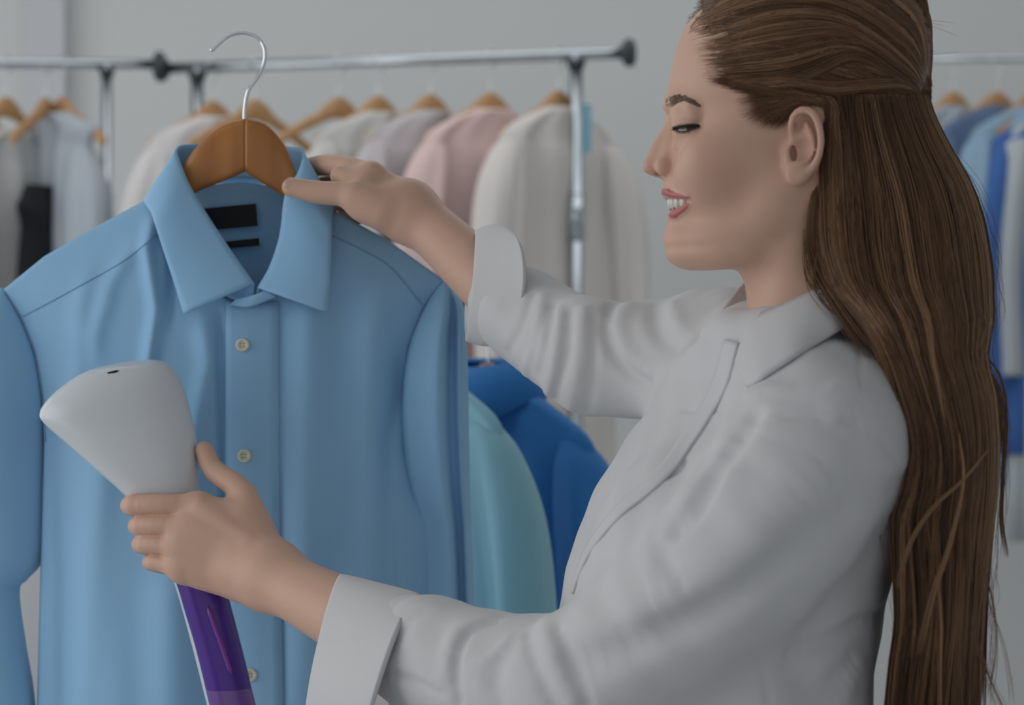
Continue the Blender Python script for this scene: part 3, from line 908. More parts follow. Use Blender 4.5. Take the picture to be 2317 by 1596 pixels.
# lashes of the upper lid, and a liner along the lid's edge
mir = lambda p: np.array([p[0], 2 * HD - p[1], p[2]])
def lash_set(f):
    parts = []
    top = crom([surf(1521, 290, .0004), surf(1532, 287, .0006), surf(1548, 285.5, .0006), surf(1564, 284, .0006), surf(1582, 283.5, .0004)], 30)
    parts.append(tube([f(p) for p in top], [.0003] + [.0009] * 28 + [.0003], 6))
    rnd = random.Random(3)
    for i in range(2, 30):
        t = i / 29
        p = top[i]; 
        d = np.array([-0.55 + 0.75 * t, -0.75, -0.62 + 0.1 * t]); d /= np.linalg.norm(d)
        L = .0058 * (0.7 + 0.3 * math.sin(math.pi * t)) * rnd.uniform(.85, 1.1)
        c = [p, p + d * L * .5 + np.array([0, 0, -.0008]), p + d * L + np.array([-.0004, 0, .0006])]
        parts.append(tube([f(x) for x in crom(c, 6)], np.linspace(.00042, .0001, 6), 4))
    return merge(parts)
mesh_obj('eyelashes', *lash_set(lambda p: p), M_LASH, person)
mesh_obj('eyelashes', *lash_set(mir), M_LASH, person)
rnd = random.Random(5); bp = []
bm_ = crom([(1506, 236), (1516, 233), (1530, 226), (1544, 224), (1560, 230), (1578, 240)], 60)
bw_ = np.interp(np.linspace(0, 1, 60), np.linspace(0, 1, 6), [11, 11, 7.5, 5.5, 4, 1.5])
for k in range(230):
    t = rnd.random() ** 1.15; i = min(int(t * 59), 58)
    px = bm_[i][0]; py = bm_[i][1] + rnd.uniform(-1, 1) * bw_[i]
    up = 0.85 - 1.0 * t + rnd.uniform(-.2, .2)
    bp += [(px, py), (px + 9, py - 9 * up)]
bp = cast_many(head_base, bp, HD - .07, HD + .02, .0006)
def brow_set(f):
    parts = []
    for k in range(0, len(bp), 2):
        p = bp[k] - np.array([0, .0003, 0]); p2 = bp[k + 1] - np.array([0, .0006, 0])
        if np.linalg.norm(p - p2) > .012: continue
        parts.append(tube([f(p), f((p + p2) / 2 - np.array([0, .0004, 0])), f(p2)], [.00028, .00026, .0001], 4))
    return merge(parts)
mesh_obj('eyebrow', *brow_set(lambda p: p), M_BROW, person)
mesh_obj('eyebrow', *brow_set(mir), M_BROW, person)

# teeth on a dental arch
def tooth_mesh(w, h, t):
    bm = bmesh.new(); bmesh.ops.create_cube(bm, size=1)
    for v in bm.verts:
        k = 1.0 if v.co.z > 0 else 0.88
        v.co = (v.co.x * w * k, v.co.y * t * (1 if v.co.z > 0 else 0.7), v.co.z * h)
    bmesh.ops.bevel(bm, geom=bm.edges[:], offset=min(w, h) * .13, segments=2, affect='EDGES')
    me = bpy.data.meshes.new('tooth'); bm.to_mesh(me); bm.free()
    for p in me.polygons: p.use_smooth = True
    me.materials.append(M_TOOTH)
    return me
tm_ = tooth_mesh(.0078, .0118, .0035)
cx = xpx(1585)
ax_, ay_ = cx - xpx(1514), .0270
for k in range(12):
    th = math.radians((k - 5.5) * 15.0)
    p = np.array([cx - ax_ * math.cos(th), HD - ay_ * math.sin(th), zpx(459 - 3 * (1 - math.cos(th)))])
    nrm = np.array([-math.cos(th) / ax_, -math.sin(th) / ay_]); nrm /= np.linalg.norm(nrm)
    o = bpy.data.objects.new('tooth', tm_); COL.objects.link(o)
    o.parent = body; o.location = Vector(p)
    o.rotation_euler = (0, 0, math.atan2(nrm[1], nrm[0]) + math.pi / 2)
    s_ = 1.0 - 0.018 * abs(k - 5.5); o.scale = (s_, s_, s_)
gum = crom([(cx - ax_ * math.cos(t) + .002, HD - (ay_ - .002) * math.sin(t), zpx(443)) for t in np.linspace(-1.5, 1.5, 15)], 20)
mesh_obj('gum', *tube(gum, .0034, 8), principled('gum', (0.45, 0.14, 0.13), rough=0.3), body)
_t0 = _t.time()
lo, hi = bounds([W(830, 1400, 2.1), W(2060, 2000, 1.95), W(1600, 680, 1.74), W(1500, 680, 2.25)], .02)
v, q = polygonize(CLOTH, lo, hi, 0.0030)
print('skin blouse', len(v), _t.time() - _t0)
blouse = mesh_obj('blouse', v, q, M_WHITE_CLOTH, person)

# cuffs turned back, collar
def loft_rings(rows, nr, sub, name, thick):
    q = np.array(rows, float)
    t = np.linspace(0, len(q) - 1, (len(q) - 1) * sub + 1)
    e = np.vstack([2 * q[0] - q[1], q, 2 * q[-1] - q[-2]])
    i = np.minimum(t.astype(int), len(q) - 2); u = (t - i)[:, None]
    A, B, C_, D = e[i], e[i + 1], e[i + 2], e[i + 3]
    c = 0.5 * (2 * B + (C_ - A) * u + (2 * A - 5 * B + 4 * C_ - D) * u ** 2 + (3 * B - A - 3 * C_ + D) * u ** 3)
    th = np.linspace(0, 2 * np.pi, nr, endpoint=False); V = []
    for k, r in enumerate(c):
        tp, bt = W(r[0], r[1], r[4]), W(r[2], r[3], r[4])
        m, hv = (tp + bt) / 2, (tp - bt) / 2
        wob = 1 + .012 * np.sin(3 * th + k * .15) + .008 * np.sin(5 * th - k * .1)
        near = np.array([r[6] / FPX * r[4], -r[5], 0])
        V.append(m + (np.cos(th) * wob)[:, None] * hv + (np.sin(th) * wob)[:, None] * near)
    V = np.vstack(V); n = len(c); F = []
    for a in range(n - 1):
        for b in range(nr):
            b2 = (b + 1) % nr; F.append((a * nr + b, a * nr + b2, (a + 1) * nr + b2, (a + 1) * nr + b))
    o = mesh_obj(name, V, np.array(F), M_WHITE_CLOTH, blouse); solidify(o, thick, 0.0); return o
loft_rings([(771, 1304, 700, 1640, 2.088, .064, -8), (800, 1311, 722, 1650, 2.075, .066, -10), (860, 1327, 768, 1668, 2.050, .070, -16), (915, 1342, 815, 1684, 2.028, .074, -20), (942, 1350, 838, 1690, 2.018, .076, -22)], 72, 6, 'cuff', .004)
loft_rings([(1076, 527, 1054, 768, 2.272, .050, 8), (1092, 519, 1070, 774, 2.266, .052, 20), (1112, 513, 1088, 779, 2.258, .054, 36), (1126, 512, 1106, 779, 2.251, .056, 52), (1136, 516, 1116, 776, 2.246, .057, 60)], 72, 6, 'cuff', .004)

def on_field(F, px, py, lift, d0, d1, fallback):
    p = cast(F, px, py, d0, d1, .001)
    return fallback if p is None else float(p[1]) - lift
colA = [(1632, 755, 1.968), (1668, 735, 1.938), (1702, 718, 1.915), (1768, 690, 1.894), (1840, 660, 1.887), (1895, 637, 1.892), (1950, 622, 1.922), (1975, 612, 1.958),
        (1950, 602, 1.995), (1880, 598, 2.015), (1780, 602, 2.022), (1700, 628, 2.012), (1652, 680, 2.000), (1618, 742, 1.985)]
colB = [(1690, 877, 1.898), (1716, 862, 1.884), (1745, 843, 1.874), (1800, 808, 1.858), (1862, 772, 1.852), (1925, 733, 1.862), (1985, 700, 1.900), (2010, 680, 1.958),
        (1985, 672, 2.020), (1890, 680, 2.050), (1780, 690, 2.055), (1690, 700, 2.050), (1630, 725, 2.040), (1585, 770, 2.020)]
colS = [(1634, 800, 1.945), (1672, 780, 1.925), (1708, 765, 1.905), (1772, 740, 1.888), (1842, 712, 1.882), (1898, 690, 1.890), (1950, 675, 1.922), (1972, 662, 1.958),
        (1945, 652, 1.995), (1880, 650, 2.010), (1780, 655, 2.015), (1704, 680, 2.005), (1660, 725, 1.992), (1626, 790, 1.972)]
for i in range(6):
    x, y, dd = colB[i]; colB[i] = (x, y, min(dd, on_field(CLOTH, x, y, .005, 1.74, 2.0, dd)))
    x, y, dd = colA[i]
    if i > 1: colA[i] = (x, y, min(dd, on_field(SKIN, x, y, .006, 1.80, 2.0, dd)))
print('skin collar', [round(c[2], 3) for c in colA[:6]], [round(c[2], 3) for c in colB[:6]])
o = mesh_obj('collar', *strip(colA, colB, 110, 12, 0.005), M_WHITE_CLOTH, blouse); solidify(o, 0.0024, 0.0)
o = mesh_obj('collar_stand', *strip(colA, colS, 110, 8, -0.001), M_WHITE_CLOTH, blouse); solidify(o, 0.0018, 0.0)

# button placket down the front
pc = crom([(1656, 772), (1630, 866), (1592, 940), (1552, 1002), (1512, 1058), (1462, 1106), (1408, 1150), (1358, 1206), (1322, 1262), (1302, 1318), (1295, 1345)], 60)
tn = np.gradient(pc, axis=0); tn /= np.linalg.norm(tn, axis=1, keepdims=True); nm_ = np.stack([-tn[:, 1], tn[:, 0]], 1)
cols = np.linspace(-1, 1, 7); hw_ = np.interp(np.linspace(0, 1, 60), [0, .5, .8, 1], [17, 15, 9, 1.5])
pp = np.array([pc[i] + nm_[i] * c * hw_[i] for i in range(60) for c in cols])
ph = cast_many(CLOTH, pp, 1.72, 2.12, .0015)
bad = ph[:, 1] < 1.725
dpt = ph[:, 1].reshape(60, 7)
for i in range(60):
    row = dpt[i]; okr = row > 1.725
    if okr.any(): row[~okr] = row[okr].max()
ker = np.ones(5) / 5
for j in range(7): dpt[:, j] = np.convolve(np.pad(dpt[:, j], 2, mode='edge'), ker, 'valid')
pv = np.array([W(pp[k][0], pp[k][1], dpt[k // 7, k % 7] - .0022) for k in range(420)])
o = mesh_obj('placket', pv, np.array(grid_faces(60, 7)), M_WHITE_CLOTH, blouse); solidify(o, .0022, 0)

def nail(name, c, along, out, L, wd_, mat, parent):
    along = np.array(along, float); along /= np.linalg.norm(along); out = np.array(out, float); out -= (out @ along) * along; out /= np.linalg.norm(out)
    side = np.cross(along, out); V = []
    nu, nv = 11, 9
    for i in range(nu):
        for j in range(nv):
            a = -1 + 2 * i / (nu - 1); b = -1 + 2 * j / (nv - 1)
            w = wd_ * math.sqrt(max(.05, 1 - .55 * abs(a) ** 3.2))
            V.append(np.array(c) + along * a * L + side * b * w + out * (-.0022 * b * b - .0007 * a * a))
    o = mesh_obj(name, np.array(V), np.array(grid_faces(nu, nv)), mat, parent); solidify(o, .0006, 0); return o
pn = cast(SKIN, 657, 414, 2.25, 2.38, .0004)
nail('fingernail', np.array(pn) + np.array([0, -.0003, .0]), W(636, 416, 2.335) - W(690, 420, 2.335), (0.05, -1, .42), .0060, .0050, M_NAIL, body)
# ------------------------------------------------------------------ hair: a solid under-layer and many strands, half tied up at the back
HAIRLINE = np.array([(1430, -160), (1505, 8), (1546, 56), (1562, 66), (1597, 92), (1608, 127), (1622, 178), (1660, 190), (1684, 204), (1703, 260), (1748, 283), (1790, 268), (1842, 262), (1868, 330), (1866, 420), (1880, 640)], float)
def hair_side(px, py):
    """signed photo-pixel distance behind the hairline (positive = where hair grows)"""
    P = np.stack([px, py], 1); best = np.full(len(P), 1e9); sign = np.ones(len(P))
    for a, b in zip(HAIRLINE[:-1], HAIRLINE[1:]):
        ab = b - a; t = np.clip(((P - a) @ ab) / (ab @ ab), 0, 1)
        v = P - a - t[:, None] * ab; d = np.hypot(v[:, 0], v[:, 1])
        cr = ab[0] * v[:, 1] - ab[1] * v[:, 0]
        s = d < best; best[s] = d[s]; sign[s] = np.where(cr[s] < 0, 1, -1)
    return best * sign
def hair_cap(P):
    px = 1158.5 + P[:, 0] / P[:, 1] * FPX; py = 798 - (P[:, 2] - CAMZ) / P[:, 1] * FPX
    s = hair_side(px, py)
    th = np.interp(s, [-60, -8, 0, 45, 80, 140, 300, 450, 600], [-.014, -.008, -.0055, -.0010, .0035, .0085, .0160, .0205, .022])
    f = head_base(P) - th
    return smax(f, (zpx(330) - P[:, 2]) , .01).astype(np.float32)
CAPF = Field()
CAPF.add(hair_cap, (xpx(1530), HD - .12, zpx(350)), (xpx(2140), HD + .12, zpx(-140)))
GX, GY = np.arange(1540, 2125, 9.0), np.arange(-130, 340, 9.0)
gg = np.stack(np.meshgrid(GX, GY, indexing='ij'), -1).reshape(-1, 2)
gd = cast_many(CAPF, gg, HD - .125, HD + .01, .0015)[:, 1].reshape(len(GX), len(GY))
gd[gd < HD - .12] = HD
gh = cast_many(head_base, gg, HD - .125, HD + .01, .0015)[:, 1].reshape(len(GX), len(GY))
gh[gh < HD - .12] = HD
gd = np.minimum(gd, gh - .0004)
def cap_d(px, py):
    x = np.clip((px - GX[0]) / 9, 0, len(GX) - 1.001); y = np.clip((py - GY[0]) / 9, 0, len(GY) - 1.001)
    i, j = x.astype(int), y.astype(int); u, v = x - i, y - j
    return gd[i, j] * (1 - u) * (1 - v) + gd[i + 1, j] * u * (1 - v) + gd[i, j + 1] * (1 - u) * v + gd[i + 1, j + 1] * u * v
def to3(px, py, d):
    return np.stack([(px - 1158.5) / FPX * d, d, CAMZ + (798 - py) / FPX * d], -1)

LOOSE = np.array([  # py, left px, right px, middle distance, half depth
    (215, 1846, 2104, 1.950, .080), (240, 1846, 2110, 1.950, .079), (330, 1842, 2152, 1.948, .078), (420, 1836, 2203, 1.945, .078), (520, 1836, 2234, 1.935, .077), (640, 1862, 2249, 1.912, .076), (720, 1930, 2250, 1.895, .076),
    (800, 1976, 2236, 1.880, .075), (900, 2012, 2256, 1.872, .072), (1020, 2042, 2264, 1.868, .070), (1100, 2032, 2262, 1.868, .068), (1180, 2010, 2254, 1.868, .066),
    (1300, 2018, 2242, 1.870, .064), (1400, 2022, 2234, 1.874, .062), (1500, 2008, 2230, 1.878, .060), (1620, 1996, 2228, 1.882, .058), (1760, 2000, 2215, 1.886, .05)], float)
def loose(y, u, rho):
    """u: angle round the fall of hair (0 = front edge, pi/2 = nearest the camera, pi = back edge)"""
    t = lambda c: lerp_table(y, LOOSE[:, 0], LOOSE[:, c])
    xl, xr, dc, hd = t(1), t(2), t(3), t(4)
    px = (xl + xr) / 2 - np.cos(u) * (xr - xl) / 2 * rho
    sn = np.sin(u)
    sn = np.where((sn > 0) & (np.cos(u) > 0), np.abs(sn) ** 0.35, sn)      # the front edge lies over neck and shoulder
    d = dc - sn * hd * rho
    return px, d

strands, srad, scol, sroot = [], [], [], []
NP = 26
hr = np.random.default_rng(5)
DARK, MID, LIGHT = np.array([.065, .034, .020]), np.array([.205, .110, .060]), np.array([.45, .270, .152])
def hair_color(tone):
    t = np.clip(tone, 0, 1)
    return np.where(t < .5, DARK + (MID - DARK) * t * 2, MID + (LIGHT - MID) * (t * 2 - 1))
def resample(ctrl, n=NP):
    return crom(ctrl, n)
def add(path, r, tone, root=0.0):
    sroot.append(root); strands.append(path); srad.append(r); scol.append(hair_color(tone))

# 1. swept back from forehead and temple to the tie
hl = crom(HAIRLINE[2:9], 200)
NCL = 130
cl_s = hr.random(NCL); cl_s[:36] = -.45 * hr.random(36); cl_tone = np.clip(hr.normal(.46, .17, NCL), .05, .95)
for k in range(3600):
    c = hr.integers(NCL)
    s = np.clip(cl_s[c] + hr.normal(0, .012), -.5, 1)
    st = hl[int(max(s, 0) * 199)].copy()
    if s < 0: st = np.array([1552 - 220 * s, 56 + 230 * s])
    back_in = hr.random() ** 2 * (330 if s < .5 else 160)       # some start further in
    y_end = 192 + 38 * np.clip(s * .75 + .3, 0, 1) + hr.normal(0, 3)
    ex = 2103 + hr.normal(0, 2)
    lift = (1 - s)
    c1 = np.array([st[0] + 170, st[1] - 70 * lift + 14 * s]); c2 = np.array([1900 + 40 * s, -10 + 175 * max(s, 0) ** 0.8 + 180 * min(s, 0)])
    c3 = np.array([2040 + 22 * min(1, max(0, .3 - s) * 2), 95 + 105 * max(s, 0) ** .7 + 170 * min(s, 0)])
    if s > .80: c1 = np.array([st[0] + 120, st[1] - 8]); c2 = np.array([1890, 190 + 20 * (s - .8) * 5])
    pts = crom([st, c1, c2, c3, (ex, y_end)], NP)
    if back_in > 20:
        i0 = int(np.clip(back_in / 560 * NP, 0, NP - 8)); pts = crom(pts[i0:], NP)
    else: pts = crom(np.vstack([pts[0] + np.array([-hr.random() ** 2 * 42 + 6, hr.normal(0, 5)]), pts[2:]]), NP)
    wob = hr.normal(0, 2.2, 2)
    t = np.linspace(0, 1, NP)
    px = pts[:, 0] + wob[0] * np.sin(t * 3 + c); py = pts[:, 1] + wob[1] * np.sin(t * 4 + c) * 1.5 * np.sin(t * np.pi)
    py += 5 * np.sin(t * np.pi) * np.sin(c * 2.4)
    px = np.maximum(px, np.interp(py, [-100, 0, 40, 62, 100, 150], [1630, 1580, 1566, 1563, 1549, 1534]))
    d = cap_d(px, py) - .0008 - hr.random() * .0016 * np.sin(np.pi * np.clip(t * 1.0 + .02, 0, 1)) - .0012 * (np.sin(c * 5.1) + 1) * np.sin(np.pi * t)
    p3 = to3(px, py, d)
    if k % 3 == 2: p3[:, 1] = 2 * HD - p3[:, 1]
    add(p3, hr.uniform(.00028, .00050), cl_tone[c] + hr.normal(0, .10), 1.0 if back_in <= 20 else .3)

# fill: the rest of the tied-back section, strands rising from the crown and running to the tie
for k in range(2900):
    c = hr.integers(NCL)
    if k % 6 == 1:
        y0 = hr.uniform(-80, 52); st = np.array([1576 - .55 * y0 + hr.random() * 40, y0])
        G_ = np.array([2103 + hr.normal(0, 2), 194 + hr.normal(0, 5)])
        pts = crom([st, st + np.array([140, -45 - .25 * y0]), (1890, -30 + .5 * y0 + 20 * hr.random()), (2045 + 20 * hr.random(), 70 + .4 * y0), G_], NP)
    elif k % 3 == 0:
        x0 = hr.uniform(1860, 2075); st = np.array([x0, -110 + hr.random() * 40]); m = np.array([2050 + 52 * hr.random() ** .6, 25 + 90 * hr.random()])
        pts = crom([st, (st[0] * .45 + m[0] * .55 - 2, st[1] * .5 + m[1] * .5 - 14), m, (2103 + hr.normal(0, 2), 205 + hr.normal(0, 12))], NP)
    else:
        st = np.array([hr.uniform(1640, 2060), hr.uniform(-60, 205)])
        if st[1] < 60 and st[0] < 1640: continue
        G_ = np.array([2103 + hr.normal(0, 2), 200 + 30 * np.clip((st[1] + 60) / 260, 0, 1)])
        m = st * .42 + G_ * .58 + np.array([0, -22 * (1 - st[1] / 260) + 4])
        pts = crom([st, st * .75 + m * .25 + np.array([0, -5]), m, G_], NP)
    t = np.linspace(0, 1, NP)
    py = pts[:, 1] + 4 * np.sin(t * np.pi) * np.sin(c * 2.4); px = pts[:, 0]
    d = cap_d(px, py) - .0006 - hr.random() * .0014 * np.sin(np.pi * t)
    p3 = to3(px, py, d)
    if k % 4 == 3: p3[:, 1] = 2 * HD - p3[:, 1]
    add(p3, hr.uniform(.00028, .00050), cl_tone[c] + hr.normal(0, .10), .3)

# 2. side hair passing above the ear, then down behind it
hl2 = crom(HAIRLINE[6:12], 120)
for k in range(1500):
    s = hr.random(); st = hl2[int(s * 119)] + np.array([-hr.random() ** 2 * 40 + 8, hr.random() ** 2 * 18 - 3])
    u_end = hr.uniform(.15, 1.1)
    ph = hr.random() * 6
    y2 = 300 + hr.random() * 60
    px2, d2 = loose(np.array([y2, 420, 520, 640, 760, 900, 1020.]), u_end + np.array([0, 0, .02, .03, .03, .03, .03]) * hr.normal(), hr.uniform(.93, 1.01))
    over = (1800 + 40 * hr.random(), 214 + 22 * s + hr.normal(0, 5))
    a = np.array([st, (st[0] * .5 + over[0] * .5, st[1] * .45 + over[1] * .55 - 4), over, (1862 + 24 * u_end, 236 + 14 * hr.random() - 16 * u_end)])
    da = cap_d(a[:, 0], a[:, 1]) - .0012 - hr.random() * .0015
    ctrl = np.vstack([to3(a[:, 0], a[:, 1], da), to3(px2, np.array([y2, 420, 520, 640, 760, 900, 1020.]), d2)])
    q = crom(ctrl, 34)
    if k % 5 == 4: q[:, 1] = 2 * HD - q[:, 1]
    add(q, hr.uniform(.00026, .00046), np.clip(.40 + .16 * math.sin(u_end * 9) + hr.normal(0, .12), 0, 1), 1.0)

# 3. the loose fall of hair down the back, in locks that wave and cross a little
NL = 170
lk_u = hr.random(NL) * 2 * np.pi; lk_u[:120] = np.arccos(1 - 2 * hr.random(120))
lk_t = np.clip(hr.normal(.40, .17, NL), .03, .95); lk_end = hr.uniform(1560, 1760, NL); lk_a = hr.normal(0, .10, NL); lk_p = hr.random(NL) * 6.3; lk_r = hr.uniform(.90, 1.03, NL)
for k in range(5200):
    c = hr.integers(NL)
    sp = hr.normal(0, .085)
    y0 = hr.uniform(212, 236) if hr.random() < .75 else hr.uniform(236, 420)
    n = 34; t = np.linspace(0, 1, n)
    ys = y0 + (lk_end[c] + hr.normal(0, 25) - y0) * t
    cl = 1 - .72 * np.clip(t * 1.3, 0, 1)
    u = lk_u[c] + sp * cl + lk_a[c] * np.sin(ys / 190 + lk_p[c]) * np.clip(t * 2, 0, 1) + .02 * np.sin(ys / 60 + k) * t
    rho = lk_r[c] * (1 - .05 * hr.random()) + .02 * np.sin(ys / 150 + lk_p[c] * 2) * t
    px, d = loose(ys, u, rho)
    top = np.clip(1 - (ys - 215) / 90, 0, 1)
    add(to3(px, ys, d), hr.uniform(.00026, .00050), lk_t[c] + hr.normal(0, .11))

# 4. single wisps: in front of the collar, the detached lock at the back, crossing strands, fly-aways
def wisp(ctrl, n, spread, tone, r=(.0002, .0004)):
    for _ in range(n):
        off = hr.normal(0, 1, 2) * spread
        e = np.linspace(.25, 1.2, len(ctrl))[:, None]
        c = np.array(ctrl, float)
        c[:, :2] += off * e
        add(crom([W(*p) for p in c], NP), hr.uniform(*r), tone + hr.normal(0, .1))
wisp([(1850, 560, 1.87), (1842, 640, 1.862), (1868, 690, 1.852), (1910, 718, 1.845), (1950, 742, 1.84)], 7, 5, .35)
wisp([(1838, 470, 1.885), (1822, 560, 1.885), (1832, 640, 1.875), (1880, 700, 1.85)], 14, 9, .5)
wisp([(1846, 420, 1.885), (1836, 520, 1.88), (1848, 610, 1.87), (1900, 700, 1.85), (1960, 790, 1.83)], 60, 9, .5)
wisp([(2225, 800, 1.87), (2258, 842, 1.87), (2276, 905, 1.87), (2274, 980, 1.87), (2268, 1100, 1.87), (2266, 1180, 1.87), (2278, 1260, 1.87)], 26, 2.5, .38)
wisp([(2210, 810, 1.86), (2250, 870, 1.86), (2268, 950, 1.86), (2262, 1040, 1.86)], 30, 7, .4)
wisp([(2235, 1020, 1.795), (2180, 1085, 1.79), (2110, 1150, 1.785), (2060, 1230, 1.785), (2030, 1330, 1.79)], 16, 3, .72)
wisp([(2170, 980, 1.795), (2180, 1090, 1.79), (2150, 1230, 1.79), (2110, 1350, 1.79), (2080, 1480, 1.80)], 16, 3, .70)
wisp([(2215, 1250, 1.82), (2248, 1370, 1.82), (2252, 1480, 1.82), (2235, 1580, 1.82)], 8, 8, .4, (.00015, .0003))
wisp([(2210, 1450, 1.82), (2240, 1540, 1.82), (2275, 1620, 1.82)], 12, 6, .35, (.00015, .0003))
wisp([(2225, 1330, 1.82), (2270, 1450, 1.82), (2290, 1540, 1.82), (2298, 1600, 1.82)], 5, 9, .4, (.00012, .0002))
for k in range(90):
    y0 = hr.uniform(300, 1400); side = hr.random() < .72
    u = np.pi - .15 if side else .2
    L = hr.uniform(80, 260); ys = y0 + np.linspace(0, 1, NP) * L
    px, d = loose(ys, np.full(NP, u), 1.0)
    b = hr.uniform(5, 26) * (1 if side else -1)
    add(to3(px + b * np.sin(np.linspace(0, np.pi * hr.uniform(.5, 1.1), NP)), ys, d), .00016, .5)
for k in range(40):
    x0 = hr.uniform(1575, 2050); y0 = cap_top = hr.uniform(-40, 120)
    p = crom([(x0, y0), (x0 + 60, y0 + hr.uniform(-10, 10)), (x0 + 130, y0 + hr.uniform(0, 30))], NP)
    d = cap_d(p[:, 0], p[:, 1]) - .001 - .003 * np.sin(np.linspace(0, np.pi, NP))
    add(to3(p[:, 0], p[:, 1], d), .00016, .8)

def strand_mesh():
    V, F, C = [], [], []; base = 0
    ang = np.array([0, 2 * np.pi / 3, 4 * np.pi / 3])
    from collections import defaultdict
    by = defaultdict(list)
    for i, s in enumerate(strands): by[len(s)].append(i)
    for n, ids in by.items():
        P = np.stack([strands[i] for i in ids]); R = np.array([srad[i] for i in ids]); K = np.stack([scol[i] for i in ids])
        T = np.gradient(P, axis=1); T /= np.linalg.norm(T, axis=2, keepdims=True) + 1e-12
        ref = np.array([0, 1.0, 0.15]); U = np.cross(T, ref); U /= np.linalg.norm(U, axis=2, keepdims=True) + 1e-9
        B = np.cross(T, U)
        t = np.linspace(0, 1, n)
        Q = np.array([sroot[i] for i in ids])[:, None]
        rr = R[:, None] * np.clip(np.minimum((.30 + t * 6)[None] * (1 - Q) + (.07 + t * 4.5)[None] * Q, ((1 - t) * 5 + .12)[None]), 0, 1)
        ring = P[:, :, None, :] + rr[:, :, None, None] * (np.cos(ang)[None, None, :, None] * U[:, :, None, :] + np.sin(ang)[None, None, :, None] * B[:, :, None, :])
        m = len(ids)
        V.append(ring.reshape(-1, 3)); C.append(np.repeat(K, n * 3, axis=0))
        i0 = (np.arange(m)[:, None, None] * n + np.arange(n - 1)[None, :, None]) * 3 + np.arange(3)[None, None, :]
        i1 = (np.arange(m)[:, None, None] * n + np.arange(n - 1)[None, :, None]) * 3 + (np.arange(3)[None, None, :] + 1) % 3
        F.append((np.stack([i0, i1, i1 + 3, i0 + 3], -1).reshape(-1, 4)) + base); base += m * n * 3
    return np.vstack(V), np.vstack(F), np.vstack(C)
sv, sf, scl = strand_mesh()
cv, cf = polygonize(CAPF, (xpx(1520), HD - .125, zpx(350)), (xpx(2150), HD + .125, zpx(-140)), .0035)
# inner body of the loose hair
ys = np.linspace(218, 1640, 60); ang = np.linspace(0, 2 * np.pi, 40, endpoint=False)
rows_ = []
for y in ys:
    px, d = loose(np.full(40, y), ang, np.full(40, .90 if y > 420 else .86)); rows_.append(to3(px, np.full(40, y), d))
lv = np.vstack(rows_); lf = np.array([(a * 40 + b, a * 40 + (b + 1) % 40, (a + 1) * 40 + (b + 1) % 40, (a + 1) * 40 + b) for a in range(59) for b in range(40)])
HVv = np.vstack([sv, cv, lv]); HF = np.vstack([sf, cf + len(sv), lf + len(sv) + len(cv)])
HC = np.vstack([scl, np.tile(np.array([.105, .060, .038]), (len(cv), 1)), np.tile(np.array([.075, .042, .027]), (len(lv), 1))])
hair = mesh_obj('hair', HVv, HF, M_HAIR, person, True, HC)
hair['label'] = 'long brown hair, half tied back and falling down her back'
hair['kind'] = 'stuff'
# ------------------------------------------------------------------ the blue shirt on its wooden hanger
SD = 2.395
TOPX = [-60, 8, 100, 200, 330, 560, 755, 880, 1005, 1080]
TOPY = [690, 655, 580, 522, 452, 400, 476, 545, 635, 700]
LEDX, LEDY = [8, 48, 78, 95, 100, 96, 92, 88, 85, 80, 75], [655, 722, 800, 900, 1000, 1150, 1300, 1450, 1596, 2000, 2350]
REDX, REDY = [1005, 958, 925, 912, 917, 945, 985, 985, 980, 975, 970, 965], [635, 700, 790, 900, 1020, 1110, 1175, 1290, 1400, 1600, 2000, 2350]

def bump_line(px, py, line, width, amp, y0, y1):
    """soft fold running along a photo line"""
    ly = [p[1] for p in line]; lx = [p[0] for p in line]
    c = np.interp(py, ly, lx)
    fade = np.clip((py - y0) / 70, 0, 1) * np.clip((y1 - py) / 90, 0, 1)
    return amp * fade * np.exp(-((px - c) / width) ** 2)

